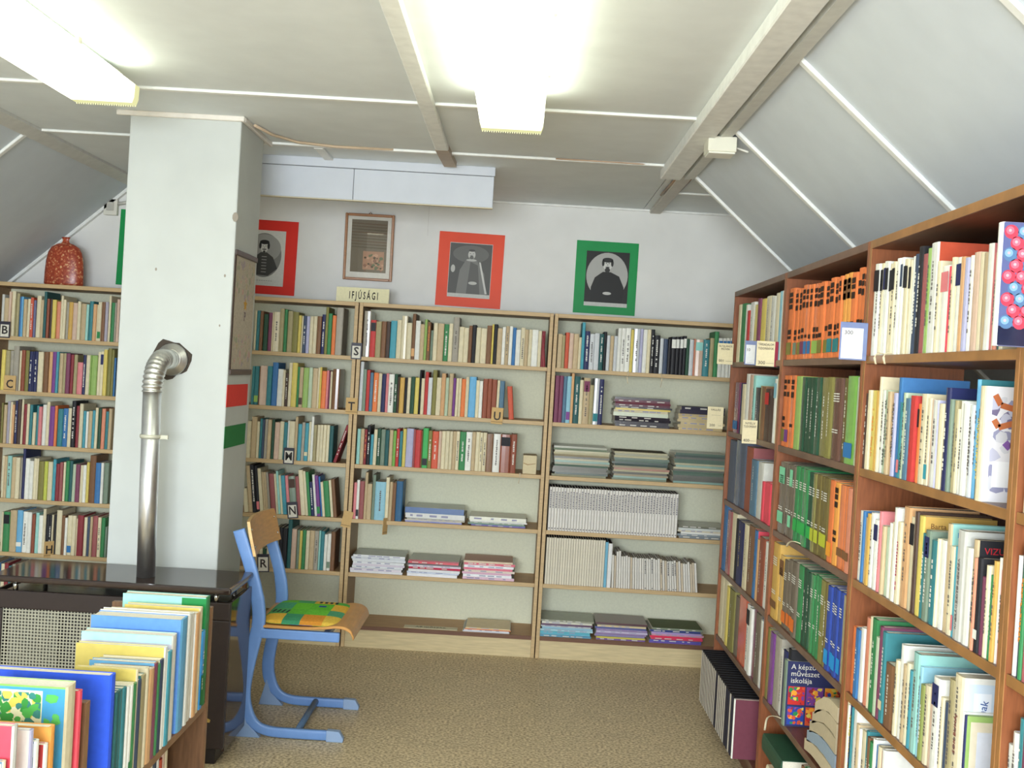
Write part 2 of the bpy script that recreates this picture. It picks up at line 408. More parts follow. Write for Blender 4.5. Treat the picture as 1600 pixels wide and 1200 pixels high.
# ================================================================== CEILING LIGHTS
def ceiling_light(label, xc, y1, length):
    t = tag(empty('ceiling_light', (xc, y1-length/2, HC)), label, 'light', 'fluorescent ceiling lights')
    w = 0.108; h = length/2
    mb = MB(rgb(226, 226, 214)); mb.box(-w*0.55, w*0.55, -h+0.02, h-0.02, -0.060, -0.02); mb.build('housing', M['plastic'], t, 0.004)
    for y in (-h*0.6, h*0.6):
        mb = MB(rgb(210, 210, 200)); mb.box(-0.02, 0.02, y-0.03, y+0.03, -0.021, 0.0); mb.build('mount', M['plastic'], t)
    mb = MB()   # prismatic trough: open-topped body of the diffuser
    prof = [(-w, -0.058), (-w*0.985, -0.100), (-w*0.93, -0.119), (w*0.93, -0.119), (w*0.985, -0.100), (w, -0.058)]
    mb.prism([(x, -h+0.10, z) for x, z in prof], (0, 2*h-0.20, 0)); d = mb.build('diffuser', M['lit'], t); d.data.materials.append(M['lit_side'])
    for p in d.data.polygons:
        if abs(p.normal.x) > 0.7 or p.normal.z > 0.5: p.material_index = 1
    for sg in (-1, 1):      # the tubes stop short of the lens, so its ends are dimmer
        mb = MB(); mb.prism([(x, sg*(h-0.10) if sg < 0 else h-0.10, z) for x, z in prof], (0, sg*0.06, 0)); mb.build('diffuser_end', M['lit_mid'], t)
        mb = MB(); mb.prism([(x*1.002, sg*(h-0.04), z*1.001) for x, z in prof], (0, sg*0.04, 0)); mb.build('end_cap', M['lit_end'], t)
    mb = MB(rgb(232, 230, 190))
    for k in range(26):      # ribs along the lower far edge
        x = -w*0.9+k*(w*1.8/25)
        mb.box(x-0.0016, x+0.0016, h-0.002, h+0.003, -0.1235, -0.112)
    mb.build('end_ribs', M['plastic'], t)
    for y in (-h*0.35, h*0.35):
        mb = MB(rgb(230, 228, 205)); mb.box(w, w+0.008, y-0.012, y+0.012, -0.064, -0.046); mb.build('clip', M['plastic'], t)
    return t
ceiling_light('lit fluorescent ceiling light at the top middle', -0.077, 3.69, 1.56)
ceiling_light('lit fluorescent ceiling light in the upper left corner', -1.425, 3.615, 1.56)

# junction box on the eaves beam, with the small boxes on the walls
t = tag(empty('junction_box', (0.672, 3.99, HC-0.045)), 'cream junction box on the right ceiling beam', 'junction box')
mb = MB(rgb(228, 226, 208)); mb.box(-0.042, 0.062, -0.05, 0.05, -0.045, 0.01); mb.build('box', M['plastic'], t, 0.004, 2)
mb = MB(rgb(234, 233, 220)); mb.box(-0.038, 0.058, -0.046, 0.046, -0.052, -0.045); mb.build('lid', M['plastic'], t, 0.002)
mb = MB(rgb(226, 224, 214)); mb.tube([(0.05, 0.0, -0.02), (0.07, -0.02, -0.025), (0.10, -0.06, -0.045)], 0.004, 6); mb.build('cable', M['plastic'], t)
t = tag(empty('wall_socket_box', (-2.285, YB, 2.255)), 'small white switch box high on the back wall left of pillar', 'switch box')
mb = MB(rgb(222, 220, 208)); mb.box(-0.04, 0.035, -0.03, 0, -0.045, 0.045); mb.build('box', M['plastic'], t, 0.004, 2)
mb = MB(rgb(190, 188, 178)); mb.box(-0.022, 0.018, -0.034, -0.03, -0.022, 0.026); mb.build('cover', M['plastic'], t, 0.002)
mb = MB(rgb(200, 198, 190)); mb.tube([(0.035, -0.012, 0.02), (0.08, -0.012, 0.03), (0.16, -0.012, 0.035)], 0.010, 8); mb.build('cable', M['plastic'], t)

# ================================================================== BOOKCASES
D, X0 = 5.6475, 0.931
SB = [0.115, 0.39, 0.67, 0.955, 1.233, 1.516]
SR = [0.085, 0.375, 0.668, 0.975, 1.276, 1.58]
EDGE = rgb(196, 168, 124); SIDE = rgb(158, 126, 92); DARKEDGE = rgb(112, 78, 60); BACKP = rgb(224, 225, 200)
def pale_bookcase(label, x0, x1, darkbase=False):
    cx = (x0+x1)/2; w = (x1-x0)/2; dp = 0.285
    t = tag(empty('bookcase', (cx, D, 0)), label, 'bookcase', 'pale veneer bookcases along the back wall')
    for s in (-1, 1):
        mb = MB(SIDE); a, b = sorted((s*w, s*(w-0.019)))
        mb.box(a, b, 0, dp, 0, 1.797, front=EDGE); mb.build('side_panel', M['pale_wood'], t, 0.0012)
    mb = MB(SIDE); mb.box(-w+0.019, w-0.019, 0, dp, 1.776, 1.797, front=EDGE); mb.build('top_board', M['pale_wood'], t, 0.0012)
    for k, z in enumerate(SB):
        mb = MB(SIDE); mb.box(-w+0.019, w-0.019, 0.002, dp-0.006, z-0.021, z, front=DARKEDGE if (k == 0 and darkbase) else EDGE, top=rgb(186, 148, 104))
        mb.build('shelf', M['pale_wood'], t, 0.0012)
    mb = MB(rgb(206, 188, 146)); mb.box(-w+0.019, w-0.019, 0.012, 0.030, 0.0, SB[0]-0.021); mb.build('plinth', M['pale_wood'], t)
    mb = MB(BACKP); mb.box(-w+0.019, w-0.019, dp-0.005, dp, 0.02, 1.776); mb.build('back_panel', M['paper'], t)
    return t
pale_bookcase('pale veneer bookcase behind the stove, at the far left', -2.82, -1.862)
pale_bookcase('pale veneer bookcase behind the blue chair, right of the pillar', -1.857, -0.857)
pale_bookcase('pale veneer bookcase in the middle of the back wall', -0.852, 0.158, True)
pale_bookcase('pale veneer bookcase at right end of the back wall', 0.163, 1.168, True)

UY = [4.84, 3.906, 2.973, 2.04, 1.107]
MAH = rgb(136, 80, 48); MAHD = rgb(100, 62, 46)
BR_LABEL = ['brown bookcase farthest from the viewer on the right', 'brown bookcase between the farthest and nearest on the right',
            'brown bookcase nearest the viewer on the right, with gap in back', 'brown bookcase cut off at the right edge of the picture']
def brown_bookcase(k):
    y1, y0 = UY[k], UY[k+1]; dp = 0.27
    cy = (y0+y1)/2; w = (y1-y0)/2-0.001
    edge = rgb(112, 84, 66) if k < 2 else rgb(152, 108, 60)
    upe = rgb(140, 84, 48) if k < 2 else rgb(152, 106, 60)
    t = tag(empty('bookcase', (X0, cy, 0)), BR_LABEL[k], 'bookcase', 'mahogany brown bookcases along the right side')
    def bd(name, y0, y1, x0, x1, z0, z1, c, ec):
        mb = MB(c); mb.box(x0, x1, y0, y1, z0, z1)
        mb.c[5] = ec                                  # the face towards the aisle
        return mb.build(name, M['mahogany'], t, 0.0012)
    bd('side_panel', w-0.017, w, 0, dp, 0, 1.893, MAH, upe); bd('side_panel', -w, -w+0.017, 0, dp, 0, 1.893, MAH, upe)
    bd('top_board', -w+0.017, w-0.017, 0.0, dp, 1.870, 1.893, MAHD, edge)
    for z in SR:
        bd('shelf', -w+0.017, w-0.017, 0.003, dp-0.006, z-0.022, z, MAHD, edge)
    bd('plinth', -w+0.017, w-0.017, 0.02, 0.04, 0, SR[0]-0.022, MAHD, MAHD)
    zs = SR+[1.87]
    for i in range(6):
        ya = -w+0.017
        if k == 2 and i == 4: continue              # board missing behind the second shelf
        bd('back_board', ya, w-0.017, dp-0.006, dp, zs[i]-(0.022 if i else 0), zs[i+1]-0.022, MAHD, MAHD)
    return t
for k in range(4): brown_bookcase(k)

# low children's bookcase in the left foreground
BX, BY0, BYM, BY1, BZ = -0.88, 1.36, 2.312, 3.262, 0.44
WAL = rgb(112, 80, 54); WALE = rgb(140, 104, 72)
t = tag(empty('low_bookcase', (BX, BYM, 0)), 'low brown bookcase of picture books in the left foreground', 'bookcase')
def wb(name, x0, x1, y0, y1, z0, z1, c=WAL):
    mb = MB(c); mb.box(x0, x1, y0-BYM, y1-BYM, z0, z1); mb.c[3] = WALE
    return mb.build(name, M['mahogany'], t, 0.0015)
wb('end_panel', -0.30, 0.0, BY1-0.020, BY1, 0, 0.725); wb('end_panel', -0.30, 0.0, BY0, BY0+0.020, 0, 0.725); wb('divider', -0.30, 0.0, BYM-0.012, BYM+0.012, 0, 0.725)
for (a, b) in ((BY0+0.02, BYM-0.012), (BYM+0.012, BY1-0.02)):
    wb('shelf', -0.295, -0.002, a, b, BZ-0.022, BZ); wb('base_shelf', -0.295, -0.002, a, b, 0.06, 0.08); wb('plinth', -0.03, -0.012, a, b, 0, 0.06)
    wb('back_panel', -0.30, -0.295, a, b, 0.0, 0.50)

# ================================================================== BOOKS
# every row: start along the shelf, then thickness:height:colour in mm, left to right
# colour: spine  *cover  /band near the foot  ^band at the head  +T t O Y W m k lettering
ROW = {}
ROW['LL1'] = (-2.720, '14.3:215:gyl 23.8:197:tn 13.3:231:pt 20:235:cr 7.1:195:kh 16.6:224:kh 11.9:208:bl 9.5:209:sb 19:196:tn 15.7:199:cr 16.2:207:rdo+T 13.3:194:bgp 23.8:218:cr 16.6:198:tn 15.7:242:dte 15.2:205:rbr 14.3:206:dbr 21.4:202:ye 21.4:194:sa 14.3:226:cr 15.2:205:cr 15.7:194:gy 21.4:195:mu 23.7:192:pt 18:200:cr 27.1:190:tn 14.2:188:aq 21.4:206:te 19:191:ort 7.1:189:cr 19:204:cr/gr 19:205:br 16.6:206:lg 11.9:240:cr 19:205:gr 9.5:206:gy 16.6:224:pt')
ROW['LL2'] = (-2.705, '21.4:210:ye 23.8:207:kh 19:208:gy 28.5:233:gy 10.9:210:cr 20.9:214:rbr 20.4:213:ol 19:209:nv+T 9.5:210:nv 19:211:nv+T 28.5:210:cr 26.1:211:br 19:213:ort 21.4:214:pu 14.3:215:tq 21.4:209:tn 15.2:210:kh 22.8:211:mau 16.6:205:ma 19:206:kh 28.5:167:pk 16.6:206:nv+T 21.4:207:cr 7.1:208:lgr 30.9:207:lgr 16.6:227:cr 16.6:231:cr^nv 19:241:ye 21.4:249:ol 14.2:243:ol 9.5:201:bl')
ROW['LL3'] = (-2.690, '10.1:210:ol 17.6:201:tn 15.1:220:lg 12.6:218:cr 12.6:204:ort 15.1:225:nv+T 20.1:233:dbr 11.6:234:cr 18.6:210:ma 15.1:213:cr 15.1:209:te 17.6:170:cr 15.1:206:te 17.6:202:pk 20.1:213:wh 17.6:229:cr 27.7:208:pu 15.1:212:or 27.7:196:te 25.2:200:bl+T 20.1:203:cr 22.6:242:bk+T 17.6:218:ma 20.1:230:cr 15.1:193:tq 12.6:191:wh 20.1:195:tn 15.1:198:tq 15.1:214:cr 17.6:213:dgr 20.1:211:sa 17.6:197:te 17.6:213:tn')
ROW['LL4'] = (-2.675, '12.6:220:cr 17.6:219:tn 22.7:222:aq+t 22.7:216:tn 22.7:215:cr 10.1:216:gy 15.1:267:nv 22.7:213:wh 20.2:201:wh 17.6:215:cr 10.1:216:cr 30.2:202:ol 17.6:203:ygr 25.2:202:cr 17.6:216:tq 20.1:194:ma 17.6:203:ma2 12.6:204:cr 20.1:212:gr 17.6:214:dte 17.6:197:pgr 22.7:198:mau 15.1:194:cr 17.6:195:wh 15.1:211:ye 32.7:248:br 27.7:212:bl 15.1:213:wh 25.2:214:gg')
ROW['LL5'] = (-2.660, '10:207:cr 33.9:208:gr^bk 35.9:218:tn 29.9:220:sb/wh 25.9:214:wh+t 22:213:wh 18:203:rbr 18:212:aq 21.9:199:wh 16:234:cr 18:205:bk 16:204:bk+T 8:207:cr 14:207:bk 27.9:232:cr 18:206:br 14:195:wh 23.9:208:cr/bl 19.9:209:cr 8:194:cr 31.9:213:ma 17.9:203:cr 16:206:dbg 14:209:tn 25.9:214:ma2 17.9:207:cr+t 19.9:206:gr 12:160:gg')
ROW['L1'] = (-1.394, '10:207:cr 17.6:208:te 17.6:206:br 25.1:192:dgr 20.1:201:mau 7.5:204:cr 32.6:206:cr+t 22.6:225:kh 17.6:221:gr 27.6:215:kh 30.1:211:ol 15:195:ye 10:193:cr 17.5:194:dbg+T 17.5:193:lil 18.5:194:cr 19:195:cr 22.6:196:br 20:207:nv+T 15:246:ol 20:214:gr 20:205:or 35.1:247:gy')
ROW['L2'] = (-1.393, '15.1:200:te 22.6:201:te/lgr 5:199:br 37.6:205:pt 25.1:205:te 30.1:226:bl 27.6:193:wh 12.5:189:cr 15.1:175:dbr+T 17.6:228:cr 27.6:230:ye 12.5:211:gr 20.1:209:tn/dbr 27.6:208:lgr 20.1:210:pgr 27.6:208:tn 10:212:cr 10:215:ye 25.1:196:or 12.5:200:pk 7.5:195:mau 11:196:cr 36.6:210:br')
ROW['L3'] = (-1.401, '21.3:192:cr 28.5:215:tn 14.2:192:cr 14.2:207:te 11.9:203:dbg 16.6:206:gy 19:205:tn 16.6:206:dgr 26.1:193:pt 21.3:199:cr 19:196:te 9.5:204:wh 30.8:203:cr 14.2:228:tn 21.3:191:tq 16.6:201:gy 19:198:tq/cr 11.9:206:cr 14.2:235:wh 16.6:191:kh 16.6:192:cr 16.6:193:cr 16.6:194:cr 16.6:194:cr 21.3:191:dte')
ROW['L4'] = (-1.395, '23.7:124:cr 21.4:244:tn 21.4:250:bk+T 16.6:246:bk/pk 19:233:cr 14.2:215:tn 11.9:216:tn 11.9:217:gy 28.5:208:ma2 11.9:210:cr 11.9:225:aq 11.9:204:cr 21.3:203:tq 16.6:204:pk 35.6:200:gg^dbr 19:202:ma2 23.7:237:cr 14.2:233:cr 16.6:229:gr 16.6:178:nv+T 14.2:217:wh 19:213:pu/gr 9.5:209:bl 14.2:181:cr 28.4:187:gr 14.2:193:cr 19:199:br')
ROW['L5'] = (-1.350, '16.1:92:tn 32.1:97:tn 16.1:98:cr 19.3:96:dgr 22.5:104:cr 19.3:118:tn 19.3:209:kh 19.3:210:bk 25.7:208:bk 22.5:255:dte 25.7:208:pt 16.1:203:gg 14.1:201:ye 18:205:gr 19.3:203:cr 25.7:204:tn 22.5:205:gy+t 9.6:206:aq 19.3:204:te 16:189:wh 19.3:193:wh/gg 22.5:204:br')
ROW['M1'] = (-0.826, '36.2:238:gy+t 28.9:193:rd^bk 28.9:187:kh 25.3:189:br 21.7:190:dbr 32.6:195:tq 25.3:201:cr 28.9:224:cr 25.3:189:cr 18.1:238:br/ort 25.3:203:wh 21.7:186:tn 14.5:212:lgr 18.1:199:br+O 14.5:157:gg 21.7:197:cr 32.5:195:tn 25.3:193:gr+T 21.7:198:cr 32.5:232:gy+t 25.3:184:cr 25.3:181:cr 18.1:193:br 20.2:198:bk 24.6:185:cr 31.1:183:cr 25.3:199:br 10.8:207:ye 18.1:208:bk 25.3:188:tn 18.1:196:wh 18.1:201:tn+t 18.1:202:wh 18.1:196:bl 25.3:186:wh 21.7:198:cr+t 18.1:189:tn 18.1:190:cr 32.5:191:wh 18.1:186:cr 18.1:187:ma')
ROW['M2'] = (-0.831, '18.1:256:si 18.1:218:gg 18.1:215:rd 18.1:202:bg 25.3:203:or+T 18.1:201:cr 21.7:198:nv 14.5:203:pk 29:200:wh+t 18.1:202:dgr+T 10.9:188:dbr 25.3:186:mu 14.5:187:bk 18.1:188:cr 21.7:193:dgr 21.7:190:ye 10.9:231:bk 18.1:188:cr 18.1:222:rd 21.7:194:si 21.7:235:ol 25.3:197:cr 21.7:220:ort 18.1:199:pgr 21.7:222:tn 14.5:198:pu 14.5:199:cr 14.5:200:cr 21.7:197:or 18.1:209:cr 36.2:211:sb 18.1:194:cr 18.1:192:wh 25.3:204:rbr 21.7:205:rbr 25.3:203:rbr 14.5:200:cr 25.3:198:bg')
ROW['M3'] = (-0.828, '18.1:184:aq 20.1:185:tn 14.7:183:ma+O 18.7:204:bk+T 15.4:158:tq 18.1:186:cr 20.1:191:dgr+T 23.4:188:gg 20.1:186:dte 20.1:188:tn 16.7:185:lgb 16.7:196:rd+T 16.7:184:te 18:198:ye 37.4:201:lil 11.4:198:ma2 30.1:196:rd 8:194:br 28.7:208:grb/bk 20:196:ol+T 33.4:194:rdo+T 15.4:197:pt 21.4:198:cr 20:200:cr 16.7:199:cr 18:200:tn 18.7:201:cr+t 32.1:200:gr+T 31.4:201:wh+t 20:203:tn 20:204:cr 16.7:202:cr+t 20:203:cr+t 34.7:198:br 37.4:200:wh+t 54.7:199:rbr^bk 30:202:rbr+T')
ROW['M4'] = (-0.829, '15.4:188:pk 15.4:203:wh/bk 24.8:197:ma2 15.4:245:tn 24.8:186:tn 16.7:234:gg 54.8:200:lb+t 18.7:225:cr 16.7:203:tn 18.7:200:br 34.8:209:dtb')
ROW['R1'] = (0.187, '24.7:177:tn 15:171:kh 20.2:187:rdo 22.5:184:pt 26.2:182:tn 15:165:cr 17.2:244:tq 25.5:200:nv+T 24.7:187:si+t 26.2:192:si 22.5:190:dte+T 15:202:bk 18.7:184:si 18.7:182:tn 18.7:183:si 18.7:225:wh 22.5:226:wh+t 26.2:228:wh+t 15:221:ye 33.7:227:si 15:228:lil 22.5:225:wh 18.7:226:cr 18.7:228:bk+T 30:199:bk+T 18.7:185:si 22.5:183:dbg 17.2:184:bk 24:196:bk^wh 18.7:198:bk^wh 18.7:199:bk^wh 16.5:204:bk^wh 17.2:190:dgr 22.5:187:si 7.5:192:sa 41.2:189:pt^aq 33.7:191:te 22.4:201:kh 22.4:236:gr 22.4:203:wh^bl 18.7:204:wh^bl 18.7:205:wh^bl 18.7:207:wh^bl')
ROW['R2'] = (0.187, '22.5:243:mau 20.3:244:mau 18.8:241:bg 22.5:243:lb/pu 15:259:ort 30:245:dte+T 18.7:228:cr 33.7:240:tn^mau 21:205:kh 27.7:240:si/te 22.5:237:nv+T')
ROW['N1'] = (2.963, '27.9:248:wh^bk 23.3:246:wh^bk 23:245:cr^bk 21.6:248:wh^nv 24.2:245:wh^bk 19:237:cr^bk 18.8:235:cr^bk 23.1:238:cr^bk 27.3:244:wh 17.9:244:wh^dbg 22:238:cr^bk 17.4:235:cr^bk 17.1:231:cr^bk 19.5:239:wh 26.6:242:dbg 28.5:257:bk+T 31.8:236:ma2 23.4:246:lgr 45.5:255:wh*rdo 22.1:209:cr+t 46.6:195:wh^pk 14:191:pkr 17.3:209:cr 30.5:207:wh^nv 19.9:205:ort 19.6:201:lil 19.2:204:wh 31.3:208:pt 18.4:205:cr 30:202:tn 23.4:217:wh*pk 14.4:197:cr+t 14.2:192:sa 11.2:179:dte 13.9:170:cr^bk')
ROW['N2'] = (2.958, '19.5:203:dbr+T 29.3:212:cr 35.2:212:ye+O 21.6:211:mu 16:248:cr 26.2:214:wh 25.8:214:pgr 25.3:211:tn 21.9:206:ort 22.5:208:lil 24.1:247:bl*bl 18.9:186:te/pk 20.5:210:pgr+t 32.9:197:bg 37.4:204:rd 17.4:186:or^bk 10.3:183:or 36.4:210:cr+t 20.7:200:cr/tq 14.7:198:pt 33.6:197:wh+t 7.9:196:lil 27.1:190:cr 7.6:195:wh 26.4:226:nv+T 14.8:201:gg 14.6:199:kh 14.4:181:cr+t 21.3:199:wh+t 27.8:194:wh 17.1:192:wh 15.5:192:si 14.6:245:sb*te 22.8:185:dte+Y')
ROW['N3'] = (2.989, '35.8:187:wh 18.9:189:bl 24:175:tn 26.2:188:mu 28.3:194:wh 35.2:180:wh^nv 18.5:205:pk+W 18.3:172:gyl 18:172:tn 23.7:173:pgr 23.3:186:wh 17.2:191:cr 28.2:229:wh 27.6:198:cr+m 48.3:239:ort+t 31.2:220:cr^bk 23.4:236:dbr 31.9:230:ye*mu 24.4:193:te 33.3:204:gg^nv 37:187:te+T 13.6:194:cr 31.1:194:wh 21.7:234:tn*aq 29.8:189:cr 12.5:192:tq/pk 44.8:230:gyl+t 35.4:200:wh 23:221:tn*bk 11.3:186:sa+t 22.3:189:bk/wh 21.8:155:mau 17.9:181:cr 14.1:165:gr 17.3:195:mu 10.3:204:wh 16.9:182:pk 13.3:233:pgr')
ROW['N4'] = (3.047, '35.5:180:or 36:182:bl+T 32.5:194:wh 31.8:228:sa 18.8:236:cr 42.9:237:gr 23.9:199:pgr 23.5:231:mau 28.9:224:te/cr*te 56:155:br 16.4:168:kh 21.5:180:cr 26.4:223:wh*wh 20.8:182:tn 20.4:191:cr 20.1:179:tq 39.3:227:aq*aq 14.4:204:lb*lb 23.7:168:olg+T 27.9:174:cr 22.8:183:pt 39.9:207:wh^nv 17.3:173:cr 21.3:169:dbg 29.2:224:kh+t 44.5:243:cr+t*wh')
ROW['C1'] = (3.870, '77.6:251:or/ol+k 53.9:243:or/gg+k 45.6:242:or/ol+k 51.1:250:or/mau+k 43.3:247:or/bl+k 46.5:245:or/bl+k 51.4:244:or/lgr+k 40:240:or/lgr+k 58.4:242:or/ol+k 50.9:238:or/ol+k 60.1:245:or/te+k 40.6:238:or/te+k 29.4:243:or/te+k 42.3:245:oy^br+k 41.2:246:oy^br+k 55.9:242:or+k 46.3:251:or+k 37.6:245:or+k 25:241:or+k')
ROW['C2'] = (3.881, '57.6:249:or/ol+k 53.5:249:or/pu+k 59:249:or+k 79.6:247:lgr 48.3:244:dgr 70.1:243:dgr+T 61.4:243:dgr+T 49.5:244:dgr+T 76.3:244:ol+T 64:245:ol+T 44.3:243:mab+e 51.5:243:mab+e 49.9:243:obr+T 87.5:249:lgb/bl 45.7:246:pgr')
ROW['C3'] = (3.863, '90.7:246:gyb/mi^mi+e 55.5:244:gyb+e 46.3:247:gyb/mi^mi+e 30.2:244:gyb+e 51.7:248:gr/grb+e 50.3:247:gr/grb+e 62.6:248:gr/grb+e 53.8:243:dgr/grb+e 39.3:243:ol/ygr+e 51:244:obr/ygr+e 24.9:243:obr/ygr+e 60.7:242:obr/ygr+e 52.8:241:or/oy 51.1:239:oy+k 54.9:238:or/br 32:239:or/br 41.7:237:sa/br')
ROW['C4'] = (3.897, '93.7:265:mu/br+e 63:234:mu^br+e 60.9:228:gyb/or+e 42.3:239:gyb/or+e 41.4:240:gyb/or+e 48.4:244:gyb/or+e 62.6:244:gr+e 45.5:245:dgr+T 37:239:dgr+T 43.4:241:gr+e 35.3:246:gr+e 41.4:246:gr+T 53.6:246:ol+e 26.2:248:obr+T 44.8:244:blu/cy+e 31.2:248:blu/cy+e 36.7:248:blu/cy+e 35.8:248:blu/cy+e 35:245:kh')
ROW['C5'] = (3.915, '39.2:250:ol 57.4:246:pu 83:249:gy 53.3:222:wh+t 51.8:231:nv 33.8:248:bk')
ROW['F1'] = (4.770, '55.8:251:cr 79.5:251:gr 45.7:243:wh 51.7:215:rd 83.6:246:wh 80.5:231:ye 46.9:251:mau 90.9:246:ye 87.2:250:cr 69.9:244:gyl 59.6:252:cr 42.3:255:lb 69.4:254:wh')
ROW['F2'] = (4.749, '107.9:217:mau/bl 46.8:214:nv 59.8:211:cr 68.4:254:wh 66.3:251:pt 48.5:248:aq*aq 93.8:200:bk 45.4:208:kh 59.1:205:br 71.5:197:dbr^rd 69.1:172:dbr 40.3:236:wh^lb 52.5:252:cr')
ROW['F3'] = (4.807, '151.9:265:bgy 96.1:273:bgy 98.2:276:bgy 125.5:259:rbr*ma2 110.5:217:bg 92.2:216:gyl*gyl 38.3:148:pkr 42.5:149:pkr 44.1:151:pkr 36:149:pkr 40:150:pkr')
ROW['F4'] = (4.831, '88.3:292:bl 85.1:270:ma2+T 98.2:272:cr 47.6:256:bk 122.2:255:nv+Y 87.4:258:cr+t 111.2:266:br 53.5:260:bl*pkr 39.2:233:ort 88.7:249:rbr+T 73:242:wh 35.5:248:pu')
ROW['F5'] = (4.853, '91.3:267:cr 80.1:276:cr 58.3:248:ye 112.4:251:ol 72:241:gyb 170.2:262:rdo 64.5:256:wh^bk 47.1:255:wh 61.2:270:mau 74:259:gyb 43.1:247:wh 56.1:268:bl')
ROW['N4'] = (ROW['N4'][0], ROW['N4'][1] + ' 9:176:wh 11:172:nv*lgr')
ROW['N5'] = (2.955, '16:268:cr 11:262:wh 20:270:nv+Y 9:266:te 34:272:wh*wh 22:236:tn 14:230:wh 34:232:cr*wh 16:240:te 20:230:br 24:225:gr 18:240:wh 20:230:bl 22:235:cr 18:228:rd 20:240:wh')
ROW['Q1'] = (1.985, '22:290:gg 18:250:dte 20:240:cr 24:245:rd 20:240:wh')
ROW['Q2'] = (2.018, '9:300:tn 22:262:gg 26:250:wh 20:240:bl 22:238:cr')
ROW['Q3'] = (2.018, '14:222:wh 14:240:nv+O 14:245:gr+O 14:242:ma2 16:240:nv 20:240:cr')
ROW['Q4'] = (2.018, '18:180:gyl 22:208:wh*lil 18:240:te 20:230:mau 22:235:cr')
ROW['C6'] = (3.36, '26:236:br 22:240:gr 24:230:wh 20:240:bl 26:235:cr')
ROW['LL6'] = (-2.78, '20:210:cr 16:216:nv 18:205:gr 22:212:wh 14:220:tn 20:200:mu 18:215:bl 20:210:cr 22:216:ma 16:200:te 20:210:gy 18:214:br 22:205:cr')
ROW['L6'] = (-1.40, '18:230:tn 22:240:br 18:235:gg')
SHELFW = ['bottom', 'fifth', 'fourth', 'third', 'second', 'top']
CASEW = dict(LL='far left pale bookcase', L='pale bookcase behind chair', M='middle pale bookcase', R='right pale bookcase',
             F='farthest brown bookcase', C='middle brown bookcase', N='nearest brown bookcase', Q='brown bookcase at right edge')
ROWINFO = {}
for nm in ROW:
    case = nm.rstrip('0123456789'); lv = 6-int(nm[len(case):])
    ROWINFO[nm] = (case, lv, '%s shelf of %s' % (SHELFW[lv], CASEW[case]))
LIM = dict(LL=(-2.80, -1.882), L=(-1.837, -0.877), M=(-0.832, 0.138), R=(0.183, 1.148))
LIMR = dict(F=(UY[0]-0.019, UY[1]+0.019), C=(UY[1]-0.019, UY[2]+0.019), N=(UY[2]-0.019, UY[3]+0.019), Q=(UY[3]-0.0, UY[4]+0.019))
LEAN = dict(L4=-0.12)
SPREAD = dict(LL1=0.9, LL2=1.0)
_ones = ['', 'first', 'second', 'third', 'fourth', 'fifth', 'sixth', 'seventh', 'eighth', 'ninth', 'tenth', 'eleventh', 'twelfth', 'thirteenth',
         'fourteenth', 'fifteenth', 'sixteenth', 'seventeenth', 'eighteenth', 'nineteenth', 'twentieth']
def ordinal(n):
    if n <= 20: return _ones[n]
    tens = {2: 'twent', 3: 'thirt', 4: 'fort', 5: 'fift'}[n//10]
    return tens+'ieth' if n % 10 == 0 else tens+'y-'+_ones[n % 10]
def parse_col(s):
    d = {'spine': '', 'cover': None, 'foot': None, 'head': None, 'title': None}
    key = 'spine'; cur = ''
    mp = {'*': 'cover', '/': 'foot', '^': 'head', '+': 'title'}
    for ch in s+'#':
        if ch in mp or ch == '#':
            d[key] = cur; cur = ''; key = mp.get(ch, key)
        else: cur += ch
    return d
rnd = random.Random(11)
BOOKS = []
def vary(c, a=0.06):
    k = 1+rnd.uniform(-a, a); g = 0.3*c[0]+0.6*c[1]+0.1*c[2]; q = 0.10
    return tuple(min(1, (v*(1-q)+g*q)*k+0.004) for v in c[:3])+(1,)
for nm, (start, body) in ROW.items():
    case, lv, phrase = ROWINFO[nm]
    back = case in LIM
    toks = [t.split(':') for t in body.split()]
    tot = sum(float(t[0]) for t in toks)/1000
    lo, hi = LIM[case] if back else LIMR[case]
    if back:
        start = max(start, lo); k = min(1.0, (hi-start)/tot)
    else:
        start = min(start, lo); k = min(1.0, (start-hi)/tot)
    pos = 0.0; lean = LEAN.get(nm, 0.0)
    for i, (th, h, col) in enumerate(toks):
        th = float(th)/1000*k; h = float(h)/1000
        ins = rnd.uniform(0.0, 0.010) if back else rnd.uniform(0.0, 0.007)
        dp = min(0.235, max(0.125, h*rnd.uniform(0.66, 0.76)))
        if back:
            z = SB[lv]; loc = (start+pos, D+0.006+ins, z); rz = 0.0
        else:
            z = SR[lv]; loc = (X0+0.006+ins, start-pos, z); rz = -PI/2
        BOOKS.append(dict(row=nm, i=i+1, loc=loc, rz=rz, lean=lean+rnd.uniform(-0.004, 0.004)*(lean == 0), th=th-0.0006, h=h, dp=dp, col=parse_col(col), phrase=phrase))
        pos += th
def extra(name, loc, rz, th, h, dp, col, lean=0.0, label=None, phrase='', rx=0.0):
    b = dict(row=name, i=0, loc=loc, rz=rz, lean=lean, th=th, h=h, dp=dp, col=parse_col(col), phrase=phrase, label=label, force=True, rx=rx)
    BOOKS.append(b); return b
# two leaning books that close their rows on the back wall
extra('lean_red', (-0.947, D+0.012, SB[3]), 0, 0.016, 0.205, 0.14, 'ma+T', 0.30, 'maroon book leaning right against upright, third shelf, pale bookcase behind chair')
extra('lean_orange', (-0.045, D+0.012, SB[4]), 0, 0.026, 0.172, 0.13, 'rdo', -0.10, 'short orange red book ending the second shelf of middle pale bookcase')
extra('lean_wine', (0.118, D+0.012, SB[5]), 0, 0.012, 0.165, 0.13, 'ma', -0.10, 'thin wine red book leaning at the end of middle bookcase top shelf')
